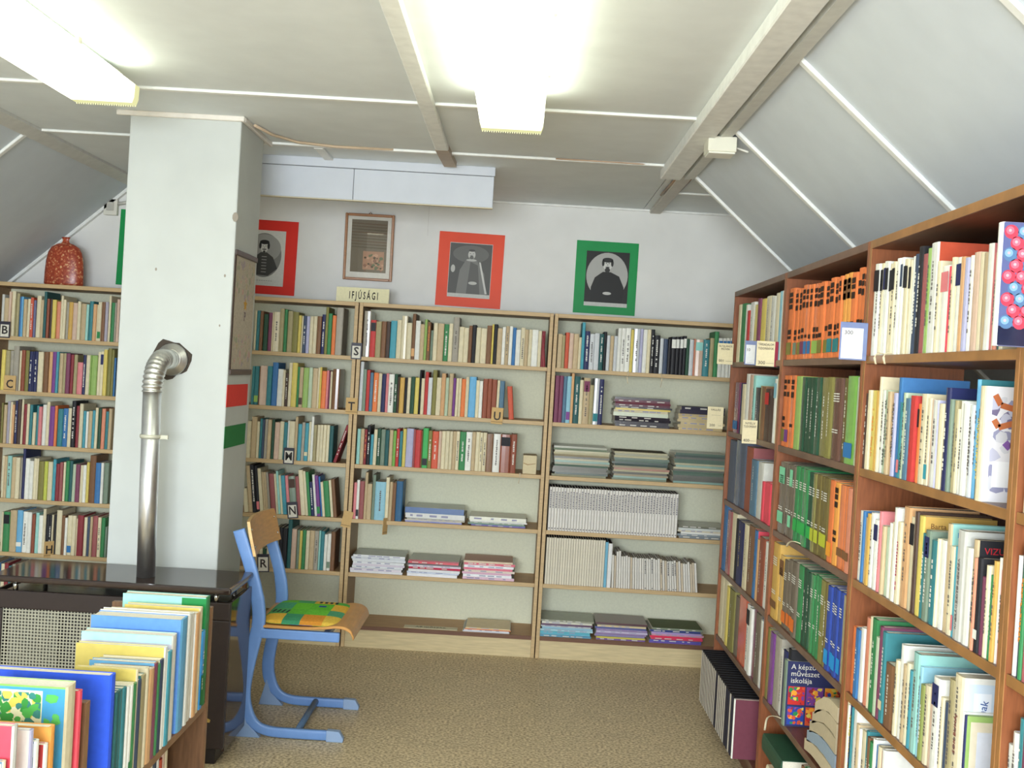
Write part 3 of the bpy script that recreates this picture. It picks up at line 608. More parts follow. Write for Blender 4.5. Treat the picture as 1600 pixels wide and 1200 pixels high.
# the art school book with its cover towards the viewer
extra('art', (X0-0.004, 3.594, SR[1]), -PI/2, 0.036, 0.214, 0.19, 'gg*nv', 0, 'art school book with navy cover of stained glass panels, lower right shelves')
# bright book with molecule balls, standing half out of the last bookcase
extra('balls', (0.862, 2.012, SR[5]), -PI/2, 0.022, 0.226, 0.215, 'wh*bgp', 0, 'large book with red and blue balls cover, top right edge')
extra('art_cover', (X0+0.002, 2.212, SR[4]), -PI/2, 0.026, 0.232, 0.20, 'cr*wh', 0, 'white book with sketched figures cover, second shelf at right edge')
# wine-red bound volume that ends the black row
extra('bound_ma', (0.872, 4.075, SR[0]), -PI/2, 0.016, 0.222, 0.25, 'wh*wine', 0, 'plum bound volume closing the black row by the floor')
# picture books in the low case: (y, thickness, height, width, colour)
BIN = [(1.80, 0.016, 0.30, 0.22, 'ye*gr'), (1.84, 0.02, 0.29, 0.22, 'wh*rd'), (1.935, 0.012, 0.29, 0.20, 'cr*bg'), (1.962, 0.020, 0.345, 0.24, 'gyl*pkr'), (2.045, 0.014, 0.31, 0.22, 'lil*wh'),
       (2.062, 0.018, 0.283, 0.21, 'wh*bl'), (2.105, 0.016, 0.262, 0.19, 'wh*rd'), (2.130, 0.022, 0.288, 0.20, 'oy*oy'), (2.205, 0.050, 0.345, 0.24, 'cr*lgb'), (2.265, 0.018, 0.320, 0.24, 'pkr*pkr'),
       (2.445, 0.030, 0.302, 0.285, 'rb*rb'), (2.482, 0.022, 0.252, 0.18, 'dte*dte'), (2.506, 0.020, 0.250, 0.18, 'te*te'), (2.530, 0.022, 0.248, 0.18, 'te*gg'), (2.556, 0.016, 0.244, 0.17, 'wh*cr'),
       (2.575, 0.018, 0.242, 0.17, 'wh/gr*cr'), (2.596, 0.020, 0.240, 0.17, 'gr*cr'), (2.620, 0.012, 0.268, 0.15, 'cr*ye'), (2.636, 0.024, 0.235, 0.15, 'dbg*sb'), (2.664, 0.030, 0.240, 0.15, 'kh*te'),
       (2.697, 0.018, 0.250, 0.14, 'cr*cr'), (2.718, 0.036, 0.240, 0.14, 'ort*br'), (2.757, 0.024, 0.246, 0.17, 'mau*sb'), (2.784, 0.014, 0.236, 0.16, 'gr*bk'), (2.801, 0.026, 0.242, 0.16, 'dbg*cr'),
       (2.830, 0.020, 0.268, 0.235, 'wh*ye'), (2.853, 0.030, 0.250, 0.19, 'tq*wh'), (2.888, 0.040, 0.284, 0.245, 'wh*aq'), (2.955, 0.058, 0.312, 0.25, 'sb*skb'), (3.018, 0.026, 0.314, 0.25, 'wh*wh'),
       (3.048, 0.040, 0.306, 0.24, 'wh*cr'), (3.092, 0.032, 0.298, 0.24, 'ort*wh'), (3.128, 0.030, 0.306, 0.22, 'cr*ye'), (3.162, 0.034, 0.230, 0.20, 'cy*cy+T'), (3.199, 0.038, 0.322, 0.25, 'gr*aq')]
for i, (y, th, h, wd, col) in enumerate(BIN):
    b = extra('bin', (BX+0.002-rnd.uniform(0, 0.006), y, BZ), PI/2, th, h, wd, col, 0, None, 'low foreground bookcase')
    b['i'] = i+1
for k, (y, th, h, col) in enumerate([(2.90, .014, .26, 'wh'), (2.92, .02, .25, 'nv'), (2.945, .014, .26, 'gyl'), (2.965, .02, .25, 'wh'), (2.99, .024, .255, 'wh'), (3.02, .026, .25, 'dbg'), (3.05, .018, .26, 'wh'), (3.072, .024, .24, 'rdo'), (3.10, .018, .25, 'pt'), (3.122, .02, .25, 'cr')]):
    b = extra('binlow', (BX-0.06, y-0.04, 0.08), PI/2, th, h+0.02, 0.2, col, -0.05, None, 'lower shelf of low bookcase'); b['i'] = k+1

def book_geo(mb, pg, th, h, dp, cs, cc):
    """U-shaped cover into mb, page block into pg, local frame: spine on y=0 facing -y, x thickness, z height"""
    c = min(0.0026, th*0.2); r = min(0.004, th*0.25)
    ring = [(0, dp), (0, r), (th*0.14, 0.0006), (th*0.5, -0.0008), (th*0.86, 0.0006), (th, r), (th, dp), (th-c, dp), (th-c, 0.006), (c, 0.006), (c, dp)]
    cols = [cc, cs, cs, cs, cs, cc, cc, cc, cc, cc, cc]
    mb.prism([(x, y, 0) for x, y in ring], (0, 0, h), cs, cols)
    pg.box(c, th-c, 0.006, dp-0.004, 0.002, h-0.0014, PAGE)
INK = {'T': rgb(226, 224, 214), 't': rgb(104, 98, 94), 'O': rgb(226, 140, 60), 'Y': rgb(226, 204, 96), 'W': rgb(240, 236, 230), 'm': rgb(180, 50, 90), 'e': rgb(220, 214, 190), 'k': rgb(48, 30, 20)}
def spine_quad(mb, x0, x1, z0, z1, col): mb.face([(x0, -0.0016, z0), (x1, -0.0016, z0), (x1, -0.0016, z1), (x0, -0.0016, z1)], col)
def spine_foot(mb, th, h, c): spine_quad(mb, th*0.06, th*0.94, h*0.07 if c['foot'] not in ('br', 'cr', 'wh', 'mi', 'ygr', 'grb') else h*0.14, h*(0.24 if c['foot'] not in ('mi', 'ygr', 'grb') else 0.30), PAL[c['foot']])
def spine_head(mb, th, h, c): spine_quad(mb, th*0.06, th*0.94, h*0.70, h*0.93, PAL[c['head']])
def spine_title(mb, th, h, c):
    if c['title'] == 'k':
        for z0, z1 in ((0.88, 0.94), (0.80, 0.86), (0.70, 0.77), (0.36, 0.42), (0.28, 0.33)):
            if rnd.random() < 0.85: spine_quad(mb, th*0.2, th*0.8, h*(z0+rnd.uniform(-.01, .01)), h*z1, INK['k'])
        return
    if c['title'] == 'e':
        for z0 in (0.80, 0.77, 0.74, 0.71, 0.36, 0.33): spine_quad(mb, th*0.2, th*0.8, h*z0, h*(z0+0.014), INK['T'])
        return
    ink = INK[c['title']]; z = h*rnd.uniform(0.16, 0.3); top = h*rnd.uniform(0.72, 0.9); w = min(0.0045, th*0.18); cx = th*0.5
    while z < top:
        l = rnd.uniform(0.003, 0.009)
        spine_quad(mb, cx-w*rnd.uniform(0.6, 1.0), cx+w*rnd.uniform(0.6, 1.0), z, min(top, z+l), ink); z += l+rnd.uniform(0.0015, 0.004)
        if rnd.random() < 0.14: z += 0.012
def book_matrix(b):
    rise = b['th']*math.sin(b['lean']) if b['lean'] > 0 else 0.0
    return Matrix.Translation((b['loc'][0], b['loc'][1], b['loc'][2]+rise)) @ Matrix.Rotation(b['rz'], 4, 'Z') @ Matrix.Rotation(b['lean'], 4, 'Y')
def screen_area(b):
    mt = book_matrix(b); pts = [mt @ Vector(p) for p in ((0, 0, 0), (b['th'], 0, 0), (b['th'], 0, b['h']), (0, 0, b['h']))]
    if any(p.y < 0.4 for p in pts): return 0
    q = [px_of(p) for p in pts]
    if all(x > 1602 for x, _ in q) or all(x < -2 for x, _ in q) or all(y > 1202 for _, y in q): return 0
    return 0.5*abs(sum(q[k][0]*q[(k+1) % 4][1]-q[(k+1) % 4][0]*q[k][1] for k in range(4)))
for b in BOOKS:
    b['area'] = screen_area(b)
    if b['col']['cover']: b['area'] *= 4
    if b.get('force'): b['area'] = max(b['area'], 9000 if b['area'] > 0 else 0)
BOOKS.sort(key=lambda b: -b['area'])
N_SINGLE = 305
rest = MB(); rest_pages = rest
DECO = {}
def make_book(b):
    if b['row'][0] in 'NFRQ' and not b['col']['title'] and rnd.random() < 0.5:
        lum = sum(PAL[b['col']['spine']][:3])/3; b['col']['title'] = 't' if lum > 0.22 else 'T'
    c = b['col']; cs = vary(PAL[c['spine']]); cc = vary(PAL[c['cover']]) if c['cover'] else cs
    root = empty('book'); root.matrix_world = book_matrix(b)
    thick = 'thin' if b['th'] < 0.013 else ('thick' if b['th'] > 0.032 else ('slim' if b['th'] < 0.018 else 'medium'))
    if b.get('label'): lab = b['label']; grp = 'books standing apart from their rows'
    elif b['row'] == 'bin':
        nb = ordinal(len(BIN)-b['i']+1)
        lab = '%s picture book, %s from the stove in low foreground bookcase' % (NAMES[c['cover'] or c['spine']], nb); grp = 'picture books in the low bookcase'
    else:
        lab = '%s %s book, %s from left on %s' % (thick, NAMES[c['spine']], ordinal(b['i']), b['phrase']); grp = 'books on the '+b['phrase']
    tag(root, lab, 'book', grp)
    mc = MB(); pg = MB()
    book_geo(mc, pg, b['th'], b['h'], b['dp'], cs, cc)
    gl = M['gloss'] if (c['spine'] in ('si',) or rnd.random() < 0.3) else M['cloth']
    mc.build('cover', gl, root)
    pg.build('pages', M['page'], root)
    for key, nm, fn in (('foot', 'spine_label', spine_foot), ('head', 'spine_head_band', spine_head), ('title', 'spine_title', spine_title)):
        if c[key]:
            sp = MB(); fn(sp, b['th'], b['h'], c); so = sp.build(nm, M['print'], root)
            if key == 'title': so['kind'] = 'stuff'
    DECO[(b['row'], b['i'])] = (root, b)
    return root
n_in = 0
for b in BOOKS:
    if b['area'] > 0 and (n_in < N_SINGLE or b.get('force')):
        make_book(b); n_in += 1
    else:
        c = b['col']; cs = vary(PAL[c['spine']]); cc = vary(PAL[c['cover']]) if c['cover'] else cs
        mc = MB(); book_geo(mc, mc, b['th'], b['h'], b['dp'], cs, cc)
        for key, fn in (('foot', spine_foot), ('head', spine_head), ('title', spine_title)):
            if c[key]: fn(mc, b['th'], b['h'], c)
        mt = book_matrix(b); i0 = len(rest.v)
        rest.v += [tuple(mt @ Vector(p)) for p in mc.v]
        rest.f += [tuple(i0+k for k in f) for f in mc.f]; rest.c += mc.c; rest.smooth += mc.smooth
o = rest.build('small_books', M['cloth'])
tag(o, 'rows of small hardback books filling the shelves along the back wall', 'books'); o['kind'] = 'stuff'

# ------------------------------------------------------------------ printed covers and titles that can be made out
def cover_side(key):
    root, b = DECO[key]; return root, b['th'], b['h'], b['dp']
def quad_x(mb, x, y0, y1, z0, z1, col):       # on the right-hand board (local +x side)
    mb.face([(x, y0, z0), (x, y1, z0), (x, y1, z1), (x, y0, z1)], col)
def blobs(mb, x, y0, y1, z0, z1, n, cols, rr, seed, sgn=1):
    r = random.Random(seed)
    for k in range(n):
        cy = r.uniform(y0, y1); cz = r.uniform(z0, z1); a0 = r.uniform(0, 6.28); s = r.uniform(rr*0.4, rr); q = []
        for j in range(7):
            a = a0+sgn*2*PI*j/7; w = s*r.uniform(0.6, 1.1)
            q.append((x+sgn*0.0001*k/n, min(y1, max(y0, cy+w*math.cos(a))), min(z1, max(z0, cz+w*math.sin(a)))))
        mb.face(q, cols[r.randrange(len(cols))])
if ('art', 0) in DECO:
    root, th, h, dp = cover_side(('art', 0)); x = th+0.0004
    mb = MB(); pal = [PAL[k] for k in ('rd', 'rdo', 'oy', 'blu', 'gr', 'pu', 'ye', 'ma')]
    for r in range(2):
        for cidx in range(3):
            y0 = 0.010+cidx*0.060; z0 = 0.006+(1-r)*0.066
            quad_x(mb, x, y0, y0+0.055, z0, z0+0.060, (PAL['rd'], PAL['pu'], PAL['oy'], PAL['blu'], PAL['rdo'], PAL['gr'])[r*3+cidx])
            blobs(mb, x+0.0002, y0+0.002, y0+0.053, z0+0.002, z0+0.058, 24, pal, 0.011, r*3+cidx+5)
    mb.build('cover_print', M['print'], root)
    for k, s in enumerate(('A képző-', 'művészet', 'iskolája')):
        text_obj(s, 'cover_title', 0.024, (x, 0.016, 0.196-0.0225*k), (0, 1, 0), (0, 0, 1), rgb(226, 222, 208), root, 'LEFT')
if ('balls', 0) in DECO:
    root, th, h, dp = cover_side(('balls', 0)); x = th+0.0004; mb = MB()
    quad_x(mb, x, 0.002, dp, 0.001, h-0.001, rgb(96, 104, 150)); quad_x(mb, x+0.0002, 0.002, dp, 0.001, 0.036, rgb(36, 40, 66))
    r = random.Random(8)
    for i in range(8):
        for j in range(9):
            cy = 0.016+i*0.0245+(j % 2)*0.0122; cz = 0.044+j*0.0205
            if cy > dp-0.014: continue
            red = (i+j) % 3 != 0
            base = (0.62, 0.06, 0.10, 1) if red else (0.10, 0.20, 0.36, 1)
            for s, cc in ((0.0130, base), (0.0075, tuple(min(1, v*1.8+0.05) for v in base)), (0.0028, (0.55, 0.42, 0.46, 1))):
                dz = 0.004 if s < 0.01 else 0
                mb.face([(x+0.0004+(0.0145-s)*0.01, cy-dz*0.6+s*math.cos(2*PI*k/14), cz+dz*0.6+s*math.sin(2*PI*k/14)) for k in range(14)], cc)
    mb.build('cover_print', M['gloss'], root)
if ('art_cover', 0) in DECO:
    root, th, h, dp = cover_side(('art_cover', 0)); x = th+0.0004; mb = MB()
    quad_x(mb, x, 0.003, dp, 0.001, h-0.001, rgb(224, 222, 224))
    blobs(mb, x+0.0002, 0.015, dp-0.01, 0.01, h-0.02, 60, [rgb(190, 190, 206), rgb(206, 206, 210), rgb(150, 150, 176), rgb(214, 208, 190), rgb(120, 110, 140)], 0.020, 4)
    def limb(pts, w, col):
        for (a, b) in zip(pts[:-1], pts[1:]):
            d = Vector((0, b[0]-a[0], b[1]-a[1])).normalized(); nn = Vector((0, -d.z, d.y))*w
            A = Vector((x+0.0006, a[0], a[1])); B = Vector((x+0.0006, b[0], b[1]))
            mb.face([A-nn, B-nn, B+nn, A+nn], col)
    limb([(0.02, 0.215), (0.032, 0.195), (0.06, 0.188), (0.09, 0.170)], 0.006, rgb(186, 104, 60))
    limb([(0.02, 0.165), (0.03, 0.150), (0.06, 0.160), (0.10, 0.170)], 0.006, rgb(190, 110, 66))
    limb([(0.045, 0.110), (0.055, 0.120), (0.09, 0.118), (0.12, 0.112)], 0.008, rgb(130, 90, 160))
    limb([(0.055, 0.055), (0.065, 0.040), (0.10, 0.046)], 0.006, rgb(176, 96, 70))
    quad_x(mb, x+0.0009, 0.022, 0.056, 0.030, 0.082, rgb(238, 238, 238))
    mb.build('cover_print', M['print'], root)
    text_obj('VISTAVISION', 'cover_label_text', 0.008, (x+0.0012, 0.034, 0.056), (0, 0, 1), (0, -1, 0), rgb(90, 90, 100), root, fit=0.046) if False else None
def cover_text(row, i, lines, size, col, y, z, dz, edge=None):
    if (row, i) in DECO:
        root, th, h, dp = cover_side((row, i)); x = th+0.0004
        for k, s in enumerate(lines):
            text_obj(s, 'cover_title', size, (x, y, z-dz*k), (0, 1, 0), (0, 0, 1), col, root, 'LEFT')
def find(row, pred):
    return [k for k in DECO if k[0] == row and pred(DECO[k][1])]
for k in find('N3', lambda b: b['col']['cover'] == 'mu'): cover_text('N3', k[1], ['Barta Gábor'], 0.017, rgb(110, 70, 40), 0.016, DECO[k][1]['h']-0.022, 0.02)
for k in find('N3', lambda b: b['col']['cover'] == 'aq'): cover_text('N3', k[1], ['Nem'], 0.016, rgb(40, 130, 180), 0.014, DECO[k][1]['h']-0.024, 0.02)
for k in find('N3', lambda b: b['col']['cover'] == 'bk'): cover_text('N3', k[1], ['VIZUÁLIS', 'NEVELÉS'], 0.019, rgb(190, 40, 50), 0.014, DECO[k][1]['h']-0.022, 0.022)
def spine_text(k, s, size, col, frac=0.5, fit=0.9):
    root, b = DECO[k]
    text_obj(s, 'spine_title', size, (b['th']*0.5, -0.0018, b['h']*frac), (0, 0, 1), (-1, 0, 0), col, root, fit=b['h']*fit)
for k in find('N3', lambda b: b['col']['spine'] == 'gyl' and b['col']['title']): spine_text(k, 'KIVIRÁGZOTT A DIÓFA', 0.014, rgb(120, 116, 112), 0.42, 0.7)
for k in find('N2', lambda b: b['col']['spine'] == 'pgr' and b['col']['title']): spine_text(k, 'SZABÓ', 0.014, rgb(60, 70, 60), 0.2, 0.3); spine_text(k, 'IMA', 0.014, rgb(60, 70, 60), 0.83, 0.2)
for k in find('N2', lambda b: b['col']['title'] == 'Y'): spine_text(k, 'ÁLLAMI TÖRVÉNY', 0.018, rgb(226, 208, 80), 0.6, 0.6)
for k in find('N4', lambda b: b['col']['cover'] == 'wh' and b['col']['title']):
    spine_text(k, 'SOK BUHÁJ', 0.016, rgb(130, 70, 60), 0.5, 0.6)
    root, th, h, dp = cover_side(k); x = th+0.0004; mb = MB()
    quad_x(mb, x, 0.012, dp, 0.01, h-0.012, rgb(206, 222, 236)); quad_x(mb, x+0.0002, 0.024, 0.060, h-0.115, h-0.030, rgb(232, 238, 246)); quad_x(mb, x+0.0002, 0.012, dp, 0.03, h-0.130, rgb(90, 150, 150))
    quad_x(mb, x+0.0003, 0.055, 0.125, h-0.150, h-0.085, rgb(132, 162, 168))
    mb.face([(x+0.0005, 0.085+0.026*math.cos(PI*j/10), h-0.140+0.045*math.sin(PI*j/10)) for j in range(11)], rgb(78, 108, 118))
    mb.face([(x+0.0006, 0.085+0.011*math.cos(2*PI*j/10), h-0.132+0.004*math.sin(2*PI*j/10)) for j in range(10)], rgb(50, 70, 80))
    mb.build('cover_print', M['print'], root)
    text_obj('lásoknak', 'cover_title', 0.022, (x+0.0008, 0.040, h-0.082), (0, 0.2, 1), (0, -1, 0.2), rgb(30, 80, 150), root)
for k in find('N4', lambda b: b['col']['cover'] == 'lgr'):
    root, th, h, dp = cover_side(k); x = th+0.0004; mb = MB()
    quad_x(mb, x, 0.010, dp, 0.002, h-0.012, rgb(222, 212, 186)); quad_x(mb, x+0.0002, 0.024, dp, 0.002, h-0.032, rgb(214, 218, 226)); quad_x(mb, x+0.0004, 0.080, dp, 0.002, h-0.042, rgb(238, 196, 140))
    mb.build('cover_print', M['gloss'], root)
for k in find('N5', lambda b: b['col']['title'] == 'Y'): spine_text(k, 'TANÁRI', 0.016, rgb(226, 204, 96), 0.78, 0.4)
for k in find('N5', lambda b: b['col']['spine'] == 'wh' and b['col']['cover'] == 'wh'):
    root, th, h, dp = cover_side(k); x = th+0.0004; mb = MB(); r = random.Random(2)
    for i in range(5):
        for j in range(3): quad_x(mb, x+0.0003, 0.030+i*0.022, 0.048+i*0.022, h-0.055-j*0.016, h-0.043-j*0.016, rgb(60, 66, 130) if r.random() < 0.7 else rgb(170, 170, 190))
    mb.build('cover_print', M['print'], root)
for k in find('Q4', lambda b: b['col']['cover'] == 'lil'): spine_text(k, 'játáink', 0.020, rgb(90, 90, 96), 0.5, 0.6)
for k in find('R1', lambda b: False): pass
# picture-book covers in the low case (near board is the local x=0 side)
def near_print(i, fn):
    k = ('bin', i)
    if k in DECO:
        root, b = DECO[k]; mb = MB(); fn(mb, b); mb.build('cover_print', M['gloss'], root)
def quad_n(mb, x, y0, y1, z0, z1, col): mb.face([(x, y1, z0), (x, y0, z0), (x, y0, z1), (x, y1, z1)], col)
def f_vine(mb, b):
    quad_n(mb, -0.0004, 0.004, b['dp'], 0.003, b['h']-0.004, rgb(70, 150, 190)); quad_n(mb, -0.0006, 0.05, b['dp'], 0.003, b['h']-0.010, rgb(222, 222, 180))
    blobs(mb, -0.0009, 0.052, b['dp']-0.004, b['h']-0.10, b['h']-0.014, 90, [rgb(60, 150, 70), rgb(80, 170, 80), rgb(60, 130, 120), rgb(222, 200, 90)], 0.016, 21, -1)
    blobs(mb, -0.0009, 0.010, 0.045, b['h']-0.09, b['h']-0.016, 5, [rgb(90, 180, 90)], 0.016, 22, -1)
near_print(9, f_vine)
def f_frame(mb, b):
    quad_n(mb, -0.0004, 0.03, b['dp'], 0.003, b['h']-0.022, rgb(200, 48, 66))
near_print(4, f_frame)
near_print(3, lambda mb, b: (quad_n(mb, -0.0004, 0.004, b['dp'], 0.003, b['h']-0.004, rgb(214, 210, 186)), quad_n(mb, -0.0006, 0.020, b['dp'], 0.003, b['h']-0.03, rgb(110, 140, 170)), blobs(mb, -0.0009, 0.03, b['dp'], 0.20, b['h']-0.035, 10, [rgb(60, 70, 120), rgb(190, 150, 70), rgb(150, 180, 200)], 0.02, 31, -1)))
near_print(6, lambda mb, b: (quad_n(mb, -0.0004, 0.002, b['dp'], b['h']-0.03, b['h']-0.004, rgb(226, 230, 234)), blobs(mb, -0.0006, 0.01, b['dp'], 0.15, b['h']-0.035, 12, [rgb(220, 228, 236)], 0.004, 33, -1)))
near_print(7, lambda mb, b: blobs(mb, -0.0006, 0.004, b['dp'], 0.10, b['h']-0.01, 12, [rgb(232, 232, 226), rgb(226, 190, 70), rgb(200, 40, 46)], 0.018, 35, -1))
near_print(28, lambda mb, b: (quad_n(mb, -0.0004, 0.003, b['dp'], b['h']-0.022, b['h']-0.002, rgb(178, 216, 224)), quad_n(mb, -0.0004, 0.003, b['dp'], b['h']-0.036, b['h']-0.022, rgb(206, 206, 222)), quad_n(mb, -0.0004, 0.003, b['dp'], b['h']-0.08, b['h']-0.036, rgb(226, 192, 206)), quad_n(mb, -0.0004, 0.003, b['dp'], b['h']-0.14, b['h']-0.08, rgb(226, 208, 190)), quad_n(mb, -0.0005, 0.003, b['dp'], b['h']-0.17, b['h']-0.14, rgb(150, 180, 70)), quad_n(mb, -0.0005, 0.003, b['dp'], b['h']-0.18, b['h']-0.17, rgb(206, 60, 50))))
near_print(35, lambda mb, b: (quad_n(mb, -0.0004, 0.003, 0.075, 0.01, b['h']-0.003, rgb(44, 140, 76)),))
near_print(18, lambda mb, b: [quad_n(mb, -0.0004, 0.055+j*0.010, 0.061+j*0.010, b['h']-0.030, b['h']-0.018, rgb(120, 110, 50)) for j in range(5)])
k = ('bin', 34)
if k in DECO:
    root, b = DECO[k]; mb = MB(); mb.face([(0.004, -0.0015, 0.012), (b['th']-0.004, -0.0015, 0.012), (b['th']-0.004, -0.0015, 0.10), (0.004, -0.0015, 0.10)], rgb(30, 120, 60)); mb.build('spine_band', M['print'], root)

# ================================================================== JOURNALS AND MAGAZINES
def journal(loc, th, h, dp, lean, label, group, spine, ink=None, top=rgb(60, 52, 48), seed=0):
    r = random.Random(seed)
    root = tag(empty('journal_volume', loc), label, 'journal', group); root.rotation_euler = (0, lean, 0)
    mb = MB(); pg = MB(); book_geo(mb, pg, th, h, dp, spine, spine); pg.c = [rgb(206, 198, 180), top, PAGE, PAGE, PAGE, PAGE]; mb.c[6] = rgb(172, 166, 156)
    mb.build('cover', M['paper'], root); pg.build('pages', M['page'], root)
    if ink:
        sp = MB(); z = h*0.52
        while z < h*0.90:
            l = r.uniform(0.004, 0.011); sp.face([(th*0.3, -0.0016, z), (th*0.7, -0.0016, z), (th*0.7, -0.0016, z+l), (th*0.3, -0.0016, z+l)], ink); z += l+0.003
        sp.face([(th*0.25, -0.0016, h*0.04), (th*0.75, -0.0016, h*0.04), (th*0.75, -0.0016, h*0.065), (th*0.25, -0.0016, h*0.065)], ink)
        sp.build('spine_title', M['print'], root)['kind'] = 'stuff'
r = random.Random(5)
x = 0.19
for k in range(45):
    journal((x, D+0.008+r.uniform(0, 0.003), SB[2]), 0.0146, 0.226+r.uniform(-0.001, 0.001), 0.17, 0, 'white journal volume, %s from left in the even row, fourth shelf' % ordinal(k+1), 'matching white journal volumes, fourth shelf', vary(rgb(226, 222, 214), 0.03), rgb(122, 118, 124), seed=k)
    x += 0.01496
x = 0.19
for k in range(24):
    journal((x, D+0.008+r.uniform(0, 0.002), SB[1]), 0.0124, 0.243+r.uniform(-0.001, 0.001), 0.17, 0, 'plain cream journal volume, %s from left in tall block, fifth shelf' % ordinal(k+1), 'tall cream journal volumes, fifth shelf', vary(rgb(222, 214, 192), 0.05), None, rgb(50, 46, 46), seed=k)
    x += 0.0128
journal((x, D+0.006, SB[1]), 0.016, 0.236, 0.17, 0, 'light blue edged journal beside the tall cream journal volumes', None, rgb(120, 180, 206)); x += 0.0165
journal((x, D+0.006, SB[1]), 0.022, 0.230, 0.17, 0, 'wide white journal right of the tall cream journal volumes', None, rgb(228, 228, 226)); x += 0.026
for k in range(37):
    h = 0.178-0.0006*k-r.uniform(0, 0.012) + (0.022 if k in (2, 3) else 0)
    cc = vary(rgb(224, 220, 210) if r.random() < 0.8 else rgb(206, 190, 164), 0.06)
    journal((x, D+0.006+r.uniform(0, 0.008), SB[1]), 0.0108, h, 0.15, -0.03-0.002*k, 'thin white booklet, %s from left in the ragged leaning row' % ordinal(k+1), 'thin white booklets, fifth shelf', cc, rgb(60, 60, 70) if r.random() < 0.2 else None, rgb(150, 142, 128), seed=100+k)
    x += 0.0122

def pile(x0, x1, z0, items, label, group, seed, y=D+0.012, dp=0.21, name='magazine', bend=0.0, cat='magazine', tops=None, rest=None):
    """flat stack: items bottom to top = (thickness, spine colour)"""
    r = random.Random(seed); z = z0; w = x1-x0
    for k, (th, col) in enumerate(items):
        dx = r.uniform(-0.008, 0.008); dy = r.uniform(-0.004, 0.010); a = r.uniform(-0.02, 0.02)
        o_w = w*r.uniform(0.94, 1.0)
        root = tag(empty(name, (x0+w/2+dx, y+dy, z)), label % ordinal(k+1), cat, group); root.rotation_euler = (0, 0, a)
        last = k == len(items)-1
        mb = MB(col); ctop = (tops if (last and tops) else vary(rgb(150, 150, 140), 0.2))
        mb.box(-o_w/2, o_w/2, 0, dp, 0, th, front=col, top=ctop); 
        for q in (3, 5): mb.c[q] = PAGE
        mb.build('cover', M['gloss'] if r.random() < 0.6 else M['paper'], root)
        pr = MB(); xx = -o_w*0.42
        ink = rgb(150, 150, 176) if sum(col[:3]) > 0.9 else rgb(210, 206, 196)
        while xx < o_w*0.3 and th > 0.005 and name != 'comic' and (k*7+seed) % 5 < 3:
            l = r.uniform(0.01, 0.04); pr.face([(xx, -0.0006, th*0.3), (xx+l, -0.0006, th*0.3), (xx+l, -0.0006, th*0.7), (xx, -0.0006, th*0.7)], ink); xx += l+r.uniform(0.004, 0.05)
        if pr.f: pr.build('spine_title', M['print'], root)['kind'] = 'stuff'
        z += th
def cols(*a): return [(t, rgb(*c)) for t, c in a]
pile(-0.555, -0.245, SB[2], cols((.008, (120, 130, 190)), (.006, (206, 200, 190)), (.008, (190, 186, 170)), (.026, (226, 226, 222)), (.030, (48, 92, 150))), 'album, %s from bottom of left pile, fourth shelf, middle pale bookcase', 'left pile, fourth shelf of middle bookcase', 1, tops=rgb(120, 126, 120))
pile(-0.225, 0.075, SB[2], cols((.008, (130, 120, 180)), (.007, (60, 110, 100)), (.006, (120, 140, 120)), (.007, (226, 226, 222)), (.020, (222, 222, 206))), 'magazine, %s from bottom of right pile, fourth shelf, middle pale bookcase', 'right pile, fourth shelf of middle bookcase', 2, tops=rgb(150, 140, 118))
W_ = (226, 228, 230); PKW = (226, 196, 206)
pile(-0.825, -0.545, SB[1], cols((.012, W_), (.013, (222, 214, 222)), (.012, W_), (.012, (214, 206, 216)), (.012, W_), (.012, W_), (.012, (206, 210, 214)), (.010, W_)), 'white magazine, %s from bottom of left pile, fifth shelf, middle pale bookcase', 'left pile, fifth shelf of middle bookcase', 3, tops=rgb(128, 136, 128))
pile(-0.53, -0.255, SB[1], cols((.014, (226, 226, 230)), (.010, (200, 206, 222)), (.013, W_), (.011, (200, 60, 90)), (.010, (206, 196, 206)), (.009, (70, 60, 66)), (.010, (206, 50, 70)), (.008, (150, 60, 66))), 'magazine, %s from bottom of middle pile, fifth shelf, middle pale bookcase', 'middle pile, fifth shelf of middle bookcase', 4, tops=rgb(110, 110, 96))
pile(-0.24, 0.03, SB[1], cols((.014, (222, 190, 206)), (.013, W_), (.012, (222, 180, 200)), (.012, (226, 214, 200)), (.012, (206, 80, 110)), (.012, W_), (.012, (206, 70, 96)), (.010, (222, 206, 180))), 'magazine, %s from bottom of pinkish right pile, fifth shelf, middle pale bookcase', 'right pile, fifth shelf of middle bookcase', 5, tops=rgb(206, 176, 160))
DK = (44, 40, 48)
pile(0.498, 0.795, SB[4], cols((.014, DK), (.014, (50, 44, 50)), (.013, DK), (.013, (52, 46, 54)), (.020, (206, 214, 190)), (.013, (214, 206, 176)), (.009, (222, 196, 90)), (.009, DK), (.012, (96, 50, 66)), (.011, (110, 60, 70)), (.012, (100, 52, 66)), (.012, (60, 50, 52))), 'paperback, %s from bottom of left pile, second shelf, right pale bookcase', 'left pile, second shelf of right bookcase', 6, name='paperback', cat='book', tops=rgb(60, 56, 56), dp=0.16)
pile(0.835, 1.075, SB[4], cols((.014, (206, 186, 140)), (.014, (200, 182, 140)), (.014, (206, 188, 146)), (.014, (196, 178, 138)), (.014, (206, 186, 140)), (.014, (190, 172, 132)), (.020, (60, 56, 72)), (.018, (56, 54, 70))), 'paperback, %s from bottom of right pile, second shelf, right pale bookcase', 'right pile, second shelf of right bookcase', 7, name='paperback', cat='book', tops=rgb(120, 130, 136), dp=0.16)
r = random.Random(77); GPAL = [(120, 132, 112), (92, 112, 100), (150, 138, 112), (110, 110, 104), (150, 150, 128), (78, 92, 88), (164, 120, 104), (140, 170, 160), (186, 180, 150)]
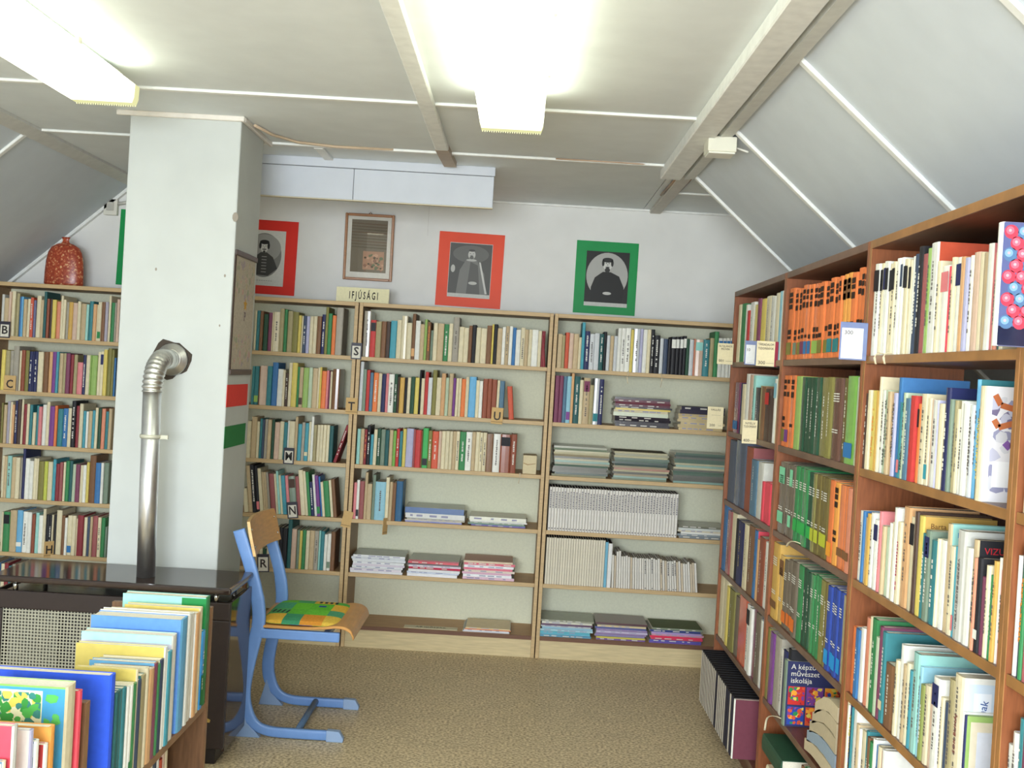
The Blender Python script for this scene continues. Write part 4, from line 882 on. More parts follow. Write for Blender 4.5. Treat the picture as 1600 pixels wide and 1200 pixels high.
for (a, b, n, nm) in ((0.197, 0.49, 15, 'left'), (0.508, 0.80, 14, 'middle'), (0.825, 1.10, 15, 'right')):
    pile(a, b, SB[3], [(0.0105, rgb(*GPAL[r.randrange(len(GPAL))])) for _ in range(n)], 'worn comic, %s from bottom of ' + nm + ' pile, third shelf, right pale bookcase', '%s pile of comics' % nm, 9+n+int(a*100), tops=rgb(96, 90, 74), name='comic')
pile(0.87, 1.12, SB[2], cols((.012, (126, 134, 140)), (.010, (140, 150, 156)), (.010, (226, 226, 220)), (.010, (214, 206, 180)), (.012, (206, 210, 206)), (.010, (120, 120, 104))), 'booklet, %s from bottom of low pile right of the white journals', 'low pile, fourth shelf of right bookcase', 10)
pile(0.178, 0.455, SB[0], cols((.010, (90, 150, 180)), (.010, (120, 190, 210)), (.010, (80, 170, 190)), (.010, (170, 206, 216)), (.010, (150, 190, 210)), (.010, (200, 206, 206)), (.010, (90, 60, 90)), (.010, (206, 206, 190)), (.008, (140, 140, 120))), 'magazine, %s from bottom of left pile, bottom shelf, right pale bookcase', 'left pile, bottom shelf of right bookcase', 11, tops=rgb(128, 136, 110))
pile(0.47, 0.74, SB[0], cols((.010, (120, 90, 150)), (.009, (200, 190, 90)), (.010, (150, 140, 180)), (.010, (140, 120, 160)), (.010, (190, 180, 206)), (.010, (150, 130, 170)), (.010, (80, 90, 150)), (.010, (206, 190, 150)), (.010, (90, 60, 66))), 'magazine, %s from bottom of middle pile, bottom shelf, right pale bookcase', 'middle pile, bottom shelf of right bookcase', 12, tops=rgb(96, 48, 56))
pile(0.755, 1.03, SB[0], cols((.009, (110, 90, 170)), (.010, (90, 90, 170)), (.010, (206, 70, 100)), (.010, (220, 60, 90)), (.010, (206, 150, 170)), (.010, (170, 150, 200)), (.010, (60, 70, 130)), (.010, (130, 140, 120))), 'magazine, %s from bottom of right pile, bottom shelf, right pale bookcase', 'right pile, bottom shelf of right bookcase', 13, tops=rgb(110, 120, 90))
pile(-0.215, 0.03, SB[0], cols((.006, (206, 210, 220)), (.007, (226, 226, 226)), (.006, (206, 120, 70)), (.006, (214, 190, 140))), 'magazine, %s from bottom of thin pile, bottom shelf, middle pale bookcase', 'thin pile, bottom shelf of middle bookcase', 14, tops=rgb(206, 176, 120))
# row of black volumes with pale spines by the floor
y = 4.80
for k in range(20):
    dark = k in (10, 16, 17, 19)
    root = tag(empty('bound_volume', (0.872, y, SR[0])), 'black bound journal, %s from the far end of floor row' % ordinal(k+1), 'journal', 'black bound journals by the floor'); root.rotation_euler = (0, 0, -PI/2)
    th = 0.035; mb = MB(); pg = MB(); cs = rgb(40, 42, 66) if dark else vary(rgb(212, 204, 192), 0.06)
    book_geo(mb, pg, th, 0.222, 0.25, cs, rgb(34, 34, 40)); pg.c = [rgb(40, 38, 40)]*6; mb.c[1] = mb.c[3] = mb.c[6] = rgb(34, 34, 40)
    mb.build('cover', M['cloth'], root); pg.build('pages', M['page'], root)
    y -= 0.0358
# big books lying flat on the bottom shelf of the middle brown bookcase, spines to the aisle
z = SR[0]
for k, (th, col, ln, off, nmc) in enumerate([(0.052, 'br', 0.29, 0.0, 'brown'), (0.048, 'cr', 0.27, -0.01, 'cream'), (0.050, 'sa', 0.28, 0.01, 'salmon'), (0.058, 'dgr', 0.265, -0.03, 'dark green')]):
    root = tag(empty('flat_book', (X0+0.002+off, 3.60, z)), 'thick %s book lying flat in the pile below the art school book' % nmc, 'book', 'big books lying flat, bottom shelf'); root.rotation_euler = (PI/2, 0, -PI/2)
    mb = MB(); pg = MB(); c = vary(PAL[col]); book_geo(mb, pg, th, ln, 0.21, c, c)
    rot = Matrix(((0, 0, 1), (0, 1, 0), (-1, 0, 0))).to_4x4()
    root.rotation_euler = (0, 0, 0); root.matrix_world = Matrix.Translation((X0+0.002+off, 3.465, z+th)) @ Matrix(((0, 1, 0, 0), (0, 0, 1, 0), (-1, 0, 0, 0), (0, 0, 0, 1)))
    # local x (thickness) points down, local y (into the shelf) is world +x, local z (height) runs away along world +y
    mb.build('cover', M['cloth'], root); pg.build('pages', M['page'], root); z += th
# slumped sheaves of papers on the fifth shelf of the middle brown bookcase
r = random.Random(4); 
for k in range(5):
    c = rgb(150, 166, 180) if k == 1 else vary(rgb(196, 180, 146), 0.1)
    root = tag(empty('paper_sheaf', (X0+0.005, 3.02, SR[1]+0.004+k*0.045)), 'slumped paper bundle, %s from bottom beside the art school book' % ordinal(k+1) if k != 1 else 'blue grey paper bundle amid the slumped pile beside the art book', 'papers', 'slumped paper bundles')
    mb = MB(c); n = 9; up = []; lo = []
    L = 0.31-0.022*k
    for j in range(n):
        s = j/(n-1); yy = s*L; zz = 0.012*math.sin(s*PI)-0.045*s*s*(k/4.0) + r.uniform(-.002, .002)
        up.append((yy, zz+0.042-0.008*s)); lo.append((yy, zz))
    ring = [(0, a, b) for a, b in lo]+[(0, a, b) for a, b in reversed(up)]
    mb.prism([(p[0]+r.uniform(0, 0.006)*0, p[1], p[2]) for p in ring], (0.20, 0, 0), c); mb.build('sheets', M['paper'], root)

# ================================================================== STOVE, FLUE
BRN = rgb(46, 36, 34)
t = tag(empty('gas_stove', (-1.42, 4.06, 0)), 'dark brown convector stove with pale perforated grille before the pillar', 'stove')
def sb(name, x0, x1, y0, y1, z0, z1, mat, col=BRN, bev=0.004, par=None):
    mb = MB(col); mb.box(x0+1.42, x1+1.42, y0-4.06, y1-4.06, z0, z1); return mb.build(name, M[mat], par or t, bev, 2)
SX0, SX1, SY0, SY1 = -1.85, -0.992, 3.90, 4.215
sb('top_rail', SX0, SX1, SY0, SY0+0.02, 0.525, 0.590, 'stove_body')
sb('front_post', -1.095, SX1, SY0, SY0+0.02, 0.06, 0.525, 'stove_body'); sb('front_post', SX0, -1.815, SY0, SY0+0.02, 0.06, 0.525, 'stove_body')
sb('bottom_rail', -1.815, -1.095, SY0, SY0+0.02, 0.06, 0.14, 'stove_body')
sb('side_panel', SX1-0.012, SX1, SY0+0.02, SY1, 0.045, 0.590, 'enamel', rgb(60, 46, 40), 0.002); sb('side_panel', SX0, SX0+0.012, SY0+0.02, SY1, 0.045, 0.590, 'enamel', rgb(60, 46, 40), 0.002)
sb('body', SX0+0.02, SX1-0.02, SY0+0.10, SY1-0.01, 0.06, 0.57, 'stove_body', rgb(64, 62, 64)); sb('plinth', SX0+0.02, SX1-0.03, SY0+0.015, SY1-0.02, 0.0, 0.06, 'stove_body', rgb(34, 28, 28))
lid = sb('lid', SX0-0.012, SX1+0.004, SY0-0.02, SY1+0.002, 0.622, 0.646, 'enamel', rgb(52, 40, 36), 0.008)
sb('inner_plate', SX0+0.03, SX1-0.02, SY0+0.02, SY1-0.02, 0.57, 0.585, 'chrome', rgb(150, 150, 150), 0.001)
for x in (SX0+0.075, SX1-0.055):
    for y in (SY0+0.012, SY1-0.05):
        mb = MB(rgb(200, 200, 196)); mb.lathe([(0.009, 0.588), (0.009, 0.624)], x+1.42, y-4.06, 12); mb.build('lid_post', M['chrome'], t)
mb = MB(rgb(170, 168, 150)); gx0, gx1, gz0, gz1 = -1.815+1.42, -1.095+1.42, 0.14, 0.525; p = 0.0118; yg = SY0+0.008-4.06
nx = int((gx1-gx0)/p); nz = int((gz1-gz0)/p)
for k in range(nx+1): mb.box(gx0+k*p-0.0023, gx0+k*p+0.0023, yg, yg+0.002, gz0, gz1)
for k in range(nz+1): mb.box(gx0, gx1, yg-0.0004, yg+0.0016, gz0+k*p-0.0023, gz0+k*p+0.0023)
o = mb.build('grille', M['grille'], t); o['kind'] = 'stuff'
mb = MB(rgb(112, 110, 100)); mb.box(gx0+0.02, gx0+0.20, yg+0.012, yg+0.014, gz0+0.02, gz1-0.01); mb.build('reflector_sheet', M['grille'], t)
mb = MB(rgb(206, 180, 110)); mb.prism([(-1.055+1.42+dx, SY0-4.06-0.0015, 0.166+dz) for dx, dz in ((-0.012, -0.010), (0.012, -0.010), (0.014, 0.0), (0.004, 0.005), (0.0, 0.014), (-0.004, 0.005), (-0.014, 0.0))], (0, 0.0015, 0)); mb.build('maker_badge', M['chrome'], t)

t = tag(empty('flue_pipe', (-1.345, 4.01, 0.646)), 'shiny aluminium flue pipe from stove lid up into the pillar', 'flue pipe')
def fl(p): return (p[0]+1.345, p[1]-4.01, p[2]-0.646)
mb = MB(rgb(232, 234, 236)); mb.tube([fl((-1.339, 4.01, 0.646)), fl((-1.346, 4.01, 0.95)), fl((-1.353, 4.01, 1.335))], 0.0335, 24, up=(1, 0, 0)); mb.build('pipe', M['flue'], t)
mb = MB(rgb(214, 214, 210)); pts = []; rs = []
N = 46
for k in range(N+1):
    s = k/N; a = s*PI/2
    pts.append(fl((-1.353-0.004*s, 4.01+0.115*(1-math.cos(a))+0.0, 1.330+0.122*math.sin(a)))); rs.append(0.0355+0.0035*math.cos(k*2*PI/4.2))
for k in range(1, 14):
    pts.append(fl((-1.357, 4.125+k*0.0085, 1.452))); rs.append(0.0355+0.0035*math.cos((N+k)*2*PI/4.2))
mb.tube(pts, rs, 22, up=(1, 0, 0)); mb.build('flexible_elbow', M['flue'], t)
mb = MB(rgb(206, 206, 204)); rs = []
for (r, y) in ((0.030, 4.204), (0.044, 4.206), (0.046, 4.212), (0.053, 4.212), (0.055, 4.219), (0.061, 4.219), (0.064, 4.230)):
    rs.append([fl((-1.357+r*math.cos(2*PI*j/28), y, 1.452+r*math.sin(2*PI*j/28))) for j in range(28)])
mb.rings(rs); mb.build('wall_collar', M['flue'], t)
mb = MB(rgb(196, 194, 176)); mb.tube([fl((-1.350+0.036*math.cos(a), 4.01+0.036*math.sin(a), 1.166)) for a in [2*PI*j/20 for j in range(21)]], 0.008, 6, rx=0.003); mb.box(0.030, 0.060, -0.004, 0.004, 1.158-0.646, 1.172-0.646); mb.build('clamp', M['grille'], t)

# ================================================================== CHAIR
CX_, CY_ = -0.82, 4.435
t = tag(empty('school_chair', (CX_, CY_, 0)), 'blue steel school chair with plywood back and patchwork cushion', 'chair')
BLUE = rgb(104, 142, 198)
side = [(-0.632, 0.022), (-0.80, 0.022), (-0.90, 0.026), (-0.955, 0.050), (-0.992, 0.105), (-1.004, 0.175), (-0.994, 0.27), (-0.975, 0.37), (-0.963, 0.43), (-0.962, 0.48), (-0.975, 0.56), (-1.005, 0.66), (-1.040, 0.755), (-1.058, 0.805)]
def dense(pts, n=4):
    out = []
    for i in range(len(pts)-1):
        p0 = Vector(pts[max(i-1, 0)]); p1 = Vector(pts[i]); p2 = Vector(pts[i+1]); p3 = Vector(pts[min(i+2, len(pts)-1)])
        for k in range(n):
            s = k/n; out.append(0.5*((2*p1)+(-p0+p2)*s+(2*p0-5*p1+4*p2-p3)*s*s+(-p0+3*p1-3*p2+p3)*s*s*s))
    out.append(Vector(pts[-1])); return out
for sgn, y in ((-1, -0.205), (1, 0.205)):
    P = dense([(a, 0, b) for a, b in side]); n = 20; rs = []
    for k, p in enumerate(P):
        tt = (P[min(k+1, len(P)-1)]-P[max(k-1, 0)]).normalized(); nn = Vector((0, 1, 0)).cross(tt)
        hw = 0.019 if k < 12 else (0.019+0.0016*(k-12) if k < 17 else (0.026 if k < 40 else 0.024))
        rs.append([Vector((p.x-CX_, y, p.z))+Vector((0, 1, 0))*0.0115*math.copysign(abs(math.cos(2*PI*j/n))**0.35, math.cos(2*PI*j/n))+nn*hw*math.copysign(abs(math.sin(2*PI*j/n))**0.6, math.sin(2*PI*j/n)) for j in range(n)])
    mb = MB(BLUE); mb.rings(rs); mb.build('side_frame', M['blue_paint'], t)
    mb = MB(rgb(140, 164, 198)); mb.prism([(a-CX_, y-0.015, b) for a, b in ((-0.672, 0.0), (-0.606, 0.0), (-0.604, 0.014), (-0.622, 0.042), (-0.672, 0.044))], (0, 0.030, 0)); mb.build('foot_cap', M['plastic'], t, 0.003, 2)
    mb = MB(rgb(130, 154, 188)); mb.prism([(-1.034-CX_, y-0.014, 0.0), (-0.93-CX_, y-0.014, 0.0), (-0.945-CX_, y-0.014, 0.018), (-0.985-CX_, y-0.014, 0.055), (-1.005-CX_, y-0.014, 0.110)], (0, 0.028, 0)); mb.build('corner_guard', M['plastic'], t, 0.002)
    mb = MB(BLUE); mb.box(-0.975-CX_, -0.642-CX_, y-0.011, y+0.011, 0.388, 0.426); mb.build('seat_rail', M['blue_paint'], t, 0.005, 2)
mb = MB(rgb(84, 110, 140)); mb.tube([(-0.79-CX_, -0.205, 0.026), (-0.79-CX_, 0.205, 0.026)], 0.013, 10); mb.build('stretcher', M['blue_paint'], t)
for x in (-0.70, -0.93):
    mb = MB(BLUE); mb.box(x-0.012-CX_, x+0.012-CX_, -0.205, 0.205, 0.395, 0.420); mb.build('cross_bar', M['blue_paint'], t, 0.003)
# seat: plywood with rounded waterfall front
PLY = rgb(196, 142, 76)
prof = [(-0.985, 0.428), (-0.93, 0.430), (-0.80, 0.430), (-0.70, 0.436), (-0.66, 0.442), (-0.625, 0.440), (-0.597, 0.425), (-0.585, 0.398)]
pp = dense([(a, 0, b) for a, b in prof], 3); ring = []
for k, p in enumerate(pp): ring.append((p.x-CX_, p.z+0.011))
for p in reversed(pp): ring.append((p.x-CX_-0.004, p.z))
mb = MB(PLY); mb.prism([(a, -0.215, b) for a, b in ring], (0, 0.43, 0)); mb.build('seat', M['ply'], t, 0.002)
# curved backrest between the uprights
mb = MB(PLY); n = 14; rows = []
def back_pt(s, v, off):                # s across, v up
    x = -1.040-CX_ + 0.022*(1-(2*s-1)**2)*-1 + 0.012 + (1-v)*0.034 + off; w = 0.222-0.012*v**6
    return (x, (2*s-1)*w, 0.706+0.132*v+0.004*math.sin(PI*s))
for off in (0.0, 0.012):
    rows.append([[back_pt(i/n, v/4, off) for i in range(n+1)] for v in range(5)])
F_, B_ = rows[1], rows[0]
for v in range(4):
    for i in range(n):
        mb.face([F_[v][i], F_[v][i+1], F_[v+1][i+1], F_[v+1][i]], None, True); mb.face([B_[v][i+1], B_[v][i], B_[v+1][i], B_[v+1][i+1]], None, True)
for i in range(n):
    mb.face([F_[4][i], F_[4][i+1], B_[4][i+1], B_[4][i]], rgb(214, 174, 116)); mb.face([B_[0][i], B_[0][i+1], F_[0][i+1], F_[0][i]], rgb(214, 174, 116))
for v in range(4):
    mb.face([F_[v+1][0], B_[v+1][0], B_[v][0], F_[v][0]], rgb(222, 184, 126)); mb.face([F_[v][n], B_[v][n], B_[v+1][n], F_[v+1][n]], rgb(214, 174, 116))
mb.build('backrest', M['ply'], t)
for s in (0.06, 0.94):
    for v in (0.25, 0.75):
        p = back_pt(s, v, 0.0125); mb = MB(rgb(200, 200, 196)); mb.rings([[(p[0]+d, p[1]+rr*math.cos(2*PI*j/8), p[2]+rr*math.sin(2*PI*j/8)) for j in range(8)] for d, rr in ((0, 0.006), (0.003, 0.004))]); mb.build('rivet', M['chrome'], t)
# cushion: patchwork squares on a rounded pad
cu = tag(empty('seat_cushion', (-0.805, CY_, 0.443)), 'green and yellow patchwork cushion on the school chair seat', 'cushion')
mb = MB(rgb(96, 168, 96)); nxx, nyy = 18, 18; a_, b_ = 0.158, 0.205
PATCH = [[(226, 180, 70), (90, 170, 100), (80, 160, 120), (110, 186, 70)], [(70, 150, 110), (104, 190, 64), (110, 196, 60), (84, 166, 110)], [(222, 150, 60), (110, 196, 66), (100, 190, 60), (226, 186, 80)], [(226, 190, 80), (84, 160, 120), (226, 180, 70), (96, 180, 80)]]
def cpt(i, j, top):
    u = 2*i/nxx-1; v = 2*j/nyy-1
    rr = (abs(u)**6+abs(v)**6)**(1/6.0) if (u or v) else 0
    k = 1.0/max(1.0, rr); x = u*k*a_; y = v*k*b_
    e = max(0.0, 1-rr**5)
    return (x, y, 0.004+0.016*e**0.5 if top else 0.003*(1-e))
for top in (True, False):
    for i in range(nxx):
        for j in range(nyy):
            q = [cpt(i, j, top), cpt(i+1, j, top), cpt(i+1, j+1, top), cpt(i, j+1, top)]
            pc = PATCH[min(3, i*4//nxx)][min(3, j*4//nyy)]
            mb.face(q if top else q[::-1], rgb(*pc), True)
for i in range(nxx):
    mb.face([cpt(i, 0, False), cpt(i+1, 0, False), cpt(i+1, 0, True), cpt(i, 0, True)], rgb(70, 110, 170) if 6 < i < 12 else rgb(96, 170, 90)); mb.face([cpt(i+1, nyy, False), cpt(i, nyy, False), cpt(i, nyy, True), cpt(i+1, nyy, True)], rgb(96, 170, 90))
for j in range(nyy):
    mb.face([cpt(nxx, j, False), cpt(nxx, j+1, False), cpt(nxx, j+1, True), cpt(nxx, j, True)], rgb(96, 170, 90)); mb.face([cpt(0, j+1, False), cpt(0, j, False), cpt(0, j, True), cpt(0, j+1, True)], rgb(96, 170, 90))
pad = mb.build('pad', M['fabric'], cu)
mb = MB(rgb(60, 70, 70))
for k in range(4):
    x0 = -0.135+k*0.018; mb.face([(x0, -0.08, 0.0206), (x0+0.008, -0.08, 0.0206), (x0+0.014, -0.03, 0.0208), (x0+0.006, -0.03, 0.0208)])
for k in range(4):
    x0 = 0.02+k*0.022; mb.face([(x0, 0.12, 0.0208), (x0+0.012, 0.12, 0.0208), (x0+0.012, 0.15, 0.0206), (x0, 0.15, 0.0206)])
mb.face([(0.03, 0.05, 0.0208), (0.06, 0.05, 0.0208), (0.06, 0.075, 0.0208), (0.03, 0.075, 0.0208)], rgb(50, 80, 150))
mb.build('printed_motif', M['fabric'], cu)

# ================================================================== PICTURES ON THE WALLS
def flat(mb, y, pts, col): mb.face([(a, y, b) for a, b in pts], col)
def ell(cx, cz, rx, rz, n=24, a0=0.0, a1=2*PI): return [(cx+rx*math.cos(a0+(a1-a0)*k/n), cz+rz*math.sin(a0+(a1-a0)*k/n)) for k in range(n)]
def figure(parent, w, h, style):
    """plain grey photographic portrait, layered flat shapes on the print (front faces -y)"""
    g = lambda v: rgb(v, v, v*0.97)
    m1 = MB(); flat(m1, -0.0016, [(-w/2, 0.0), (w/2, 0.0), (w/2, h), (-w/2, h)], g(206 if style != 2 else 214)); m1.build('print_paper', M['paper'], parent)
    m1 = MB(); z0 = 0.07*h
    if style == 0:       # dark standing man in a cloak
        flat(m1, -0.0020, [(-w*0.49, z0), (w*0.49, z0), (w*0.49, h*0.99), (-w*0.49, h*0.99)], g(92))
        flat(m1, -0.0022, ell(0.0, h*0.80, w*0.42, h*0.16), g(112))
        flat(m1, -0.0024, [(-w*0.30, z0), (w*0.40, z0), (w*0.34, h*0.45), (w*0.14, h*0.70), (-w*0.10, h*0.70), (-w*0.24, h*0.5)], g(128))
        flat(m1, -0.0026, [(-w*0.06, z0), (w*0.26, z0), (w*0.18, h*0.60), (0.0, h*0.66)], g(100))
        flat(m1, -0.0028, [(w*0.20, h*0.66), (w*0.24, h*0.66), (w*0.43, z0*1.2), (w*0.38, z0*1.2)], g(206))
        flat(m1, -0.0028, ell(0.02*w, h*0.69, w*0.12, h*0.022), g(186)); flat(m1, -0.0030, ell(0.02*w, h*0.79, w*0.085, h*0.085), g(196))
        flat(m1, -0.0032, ell(0.02*w, h*0.868, w*0.075, h*0.022), g(88)); flat(m1, -0.0034, ell(0.02*w, h*0.735, w*0.05, h*0.028), g(110)); flat(m1, -0.0034, ell(0.02*w, h*0.768, w*0.045, h*0.008), g(96)); flat(m1, -0.0034, ell(-0.015*w, h*0.808, w*0.014, h*0.006), g(90)); flat(m1, -0.0034, ell(0.055*w, h*0.808, w*0.014, h*0.006), g(90)); flat(m1, -0.0034, [(0.012*w, h*0.80), (0.03*w, h*0.80), (0.035*w, h*0.778), (0.008*w, h*0.778)], g(172))
        flat(m1, -0.0030, ell(-w*0.40, h*0.52, w*0.05, h*0.07), g(190)); flat(m1, -0.0030, ell(w*0.08, h*0.27, w*0.10, h*0.03), g(190))
    elif style == 1:     # bearded man with folded arms in an oval
        flat(m1, -0.0020, [(-w*0.5, z0), (w*0.5, z0), (w*0.5, h), (-w*0.5, h)], g(46)); flat(m1, -0.0022, ell(0, h*0.56, w*0.48, h*0.42, 36), g(176))
        flat(m1, -0.0024, [(-w*0.36, z0), (w*0.38, z0), (w*0.40, h*0.36), (w*0.28, h*0.56), (w*0.08, h*0.63), (-w*0.10, h*0.63), (-w*0.28, h*0.52), (-w*0.36, h*0.34)], g(42))
        flat(m1, -0.0026, ell(0.0, h*0.76, w*0.105, h*0.105), g(210)); flat(m1, -0.0028, ell(0.0, h*0.845, w*0.125, h*0.045), g(52)); flat(m1, -0.0028, ell(-w*0.105, h*0.79, w*0.03, h*0.06), g(52)); flat(m1, -0.0028, ell(w*0.105, h*0.79, w*0.03, h*0.06), g(52))
        flat(m1, -0.0030, ell(0.0, h*0.665, w*0.06, h*0.045), g(56)); flat(m1, -0.0032, ell(0.0, h*0.715, w*0.05, h*0.011), g(60)); flat(m1, -0.0031, [(-0.012*w, h*0.785), (0.010*w, h*0.785), (0.018*w, h*0.738), (-0.018*w, h*0.738)], g(182))
        flat(m1, -0.0030, ell(-w*0.035, h*0.785, w*0.016, h*0.007), g(60)); flat(m1, -0.0030, ell(w*0.035, h*0.785, w*0.016, h*0.007), g(60))
        flat(m1, -0.0030, ell(0.02*w, h*0.24, w*0.10, h*0.028), g(196))
    else:                # engraved man in a braided coat in a grey oval
        flat(m1, -0.0022, ell(0, h*0.55, w*0.42, h*0.40, 36), g(128)); flat(m1, -0.0023, ell(0, h*0.68, w*0.40, h*0.25, 36), g(158))
        flat(m1, -0.0025, [(-w*0.34, h*0.30), (-w*0.14, h*0.19), (w*0.12, h*0.18), (w*0.34, h*0.32), (w*0.22, h*0.52), (w*0.07, h*0.60), (-w*0.08, h*0.60), (-w*0.24, h*0.50)], g(66))
        flat(m1, -0.0027, ell(0.0, h*0.70, w*0.095, h*0.10), g(206)); flat(m1, -0.0029, ell(0.0, h*0.785, w*0.115, h*0.040), g(38)); flat(m1, -0.0029, ell(-w*0.10, h*0.72, w*0.03, h*0.06), g(44)); flat(m1, -0.0029, ell(w*0.10, h*0.72, w*0.03, h*0.06), g(44))
        flat(m1, -0.0031, ell(0.0, h*0.655, w*0.055, h*0.010), g(50)); flat(m1, -0.0031, ell(-w*0.035, h*0.715, w*0.014, h*0.006), g(60)); flat(m1, -0.0031, ell(w*0.035, h*0.715, w*0.014, h*0.006), g(60)); flat(m1, -0.0031, [(-0.01*w, h*0.71), (0.008*w, h*0.71), (0.014*w, h*0.675), (-0.016*w, h*0.675)], g(172)); flat(m1, -0.0031, ell(0.0, h*0.615, w*0.03, h*0.02), g(60))
        for k in range(6): flat(m1, -0.0031, [(-w*0.05, h*(0.24+0.055*k)), (w*0.07, h*(0.24+0.055*k)), (w*0.07, h*(0.255+0.055*k)), (-w*0.05, h*(0.255+0.055*k))], g(150))
        for k in range(9): flat(m1, -0.0022, [(-w*0.25+k*w*0.055, h*0.085), (-w*0.21+k*w*0.055, h*0.085), (-w*0.21+k*w*0.055, h*0.095), (-w*0.25+k*w*0.055, h*0.095)], g(150))
    m1.build('portrait_print', M['card'], parent)
def poster(label, x0, x1, z0, z1, card, p0, p1, q0, q1, style, tilt=0.0):
    cx = (x0+x1)/2; t = tag(empty('portrait_poster', (cx, YB-0.003, z0), (0, tilt, 0)), label, 'poster', 'portrait posters on the back wall')
    mb = MB(card); mb.box(x0-cx, x1-cx, -0.001, 0.001, 0, z1-z0); mb.build('card_mount', M['card'], t)
    ph = empty('photograph', ((p0+p1)/2-cx, 0, q0-z0)); ph.parent = t
    figure(ph, p1-p0, q1-q0, style)
RED = rgb(230, 52, 40); GRN = rgb(30, 150, 80)
poster('red mounted portrait of a cloaked man, right of the framed picture', -0.488, -0.130, 1.822, 2.227, rgb(236, 84, 54), -0.426, -0.192, 1.873, 2.171, 0, 0.012)
poster('green mounted portrait of a man with folded arms', 0.268, 0.607, 1.826, 2.222, GRN, 0.325, 0.561, 1.868, 2.168, 1, 0.004)
poster('red mounted oval portrait half hidden by the pillar', -1.62, -1.262, 1.829, 2.234, RED, -1.555, -1.327, 1.875, 2.178, 2, 0.01)
poster('green mounted portrait mostly hidden behind the pillar, left side', -2.245, -1.90, 1.831, 2.245, GRN, -2.18, -1.96, 1.88, 2.19, 2, 0.02)
# wooden framed picture behind glass
t = tag(empty('framed_picture', (-0.864, YB-0.008, 1.934), (0.0453, 0, -0.004)), 'wooden framed picture under glass with a bright lamp reflection', 'picture')
w, h = 0.134, 0.362; FR = rgb(158, 106, 56)
for (a, b, c, d) in ((-w, -w+0.014, 0, h), (w-0.014, w, 0, h), (-w+0.014, w-0.014, 0, 0.014), (-w+0.014, w-0.014, h-0.014, h)):
    mb = MB(FR); mb.box(a, b, -0.020, 0, c, d); mb.build('frame', M['ply'], t, 0.003)
mb = MB(rgb(222, 218, 206)); mb.box(-w+0.01, w-0.01, -0.006, -0.002, 0.01, h-0.01); mb.build('mat', M['paper'], t)
pc = MB(rgb(120, 110, 92)); flat(pc, -0.0066, [(-0.098, 0.045), (0.098, 0.045), (0.098, 0.33), (-0.098, 0.33)], rgb(126, 116, 98))
flat(pc, -0.0068, [(-0.03, 0.06), (0.085, 0.06), (0.085, 0.16), (-0.03, 0.16)], rgb(180, 140, 112))
blobs_r = random.Random(12)
for k in range(40):
    a = blobs_r.uniform(-0.02, 0.08); b = blobs_r.uniform(0.055, 0.14); s = blobs_r.uniform(0.004, 0.012); v = blobs_r.choice([(96, 80, 60), (200, 160, 130), (150, 110, 90), (110, 120, 90)])
    flat(pc, -0.0069-0.00001*k, ell(a, b, s, s*0.8, 7), rgb(*v))
for k in range(9):
    z = 0.18+k*0.016; flat(pc, -0.0068, [(-0.098, z), (0.098, z-0.006), (0.098, z+0.002), (-0.098, z+0.004)], rgb(104+5*(k % 3), 96, 78))
pc.build('picture_print', M['paper'], t)
mb = MB(); mb.box(-w+0.012, w-0.012, -0.012, -0.0105, 0.012, h-0.012); mb.build('glazing', M['glass'], t)
mb = MB(rgb(120, 100, 70)); mb.tube([(-0.008, -0.006, h), (0, -0.006, h+0.010), (0.008, -0.006, h)], 0.0022, 6); mb.build('hanger', M['chrome'], t)
# youth section sign
t = tag(empty('section_sign', (-0.846, 5.69, 1.797), (-0.08, 0, 0)), 'cream sign reading IFJÚSÁGI on top of the bookcases', 'sign')
mb = MB(rgb(232, 226, 186)); mb.box(-0.138, 0.138, 0.0, 0.003, 0, 0.078); mb.build('card', M['paper'], t)
text_obj('I F J Ú S Á G I', 'lettering', 0.054, (0.005, -0.0005, 0.036), (1, 0, 0), (0, 0, 1), rgb(48, 40, 34), t, bold=0.0012, fit=0.150)

# tapestry and flag papers on the pillar side
t = tag(empty('wall_hanging', (PX1, 4.41, 1.405)), 'long faded floral wall hanging with dark rods on the pillar side', 'wall hanging')
mb = MB(rgb(190, 180, 162)); mb.box(0, 0.003, -0.155, 0.155, 0.02, 0.475); mb.build('cloth', M['fabric'], t)
mb = MB(); bp = [rgb(200, 176, 164), rgb(172, 172, 146), rgb(190, 178, 150), rgb(176, 162, 164), rgb(194, 182, 160), rgb(164, 168, 144), rgb(200, 166, 156)]
r = random.Random(9)
for k in range(110):
    a = r.uniform(-0.135, 0.135); b = r.uniform(0.04, 0.16) if r.random() < 0.5 else r.uniform(0.31, 0.45); s = r.uniform(0.004, 0.016)
    mb.face([(0.0034+0.000004*k, a+s*math.cos(2*PI*j/7), b+s*math.sin(2*PI*j/7)) for j in range(7)], bp[r.randrange(7)])
star = [(0.004, 0.02+(0.03 if j % 2 == 0 else 0.014)*math.sin(2*PI*j/10), 0.285+(0.03 if j % 2 == 0 else 0.014)*math.cos(2*PI*j/10)) for j in range(10)]
mb.build('embroidery', M['fabric'], t)['kind'] = 'stuff'
mb = MB(); mb.face(star[::-1], rgb(206, 160, 80)); mb.build('embroidered_star', M['fabric'], t)
text_obj('P', 'embroidered_letter', 0.055, (0.0042, 0.02, 0.235), (0, 1, 0), (0, 0, 1), rgb(120, 104, 110), t, mat='fabric')
for z in (0.0, 0.47):
    mb = MB(rgb(72, 60, 56)); mb.box(-0.0, 0.010, -0.165, 0.165, z, z+0.022); mb.build('rod', M['mahogany'], t, 0.003)
mb = MB(rgb(80, 68, 62)); mb.box(0.0, 0.004, -0.165, -0.150, 0.02, 0.475); mb.build('edging', M['fabric'], t)
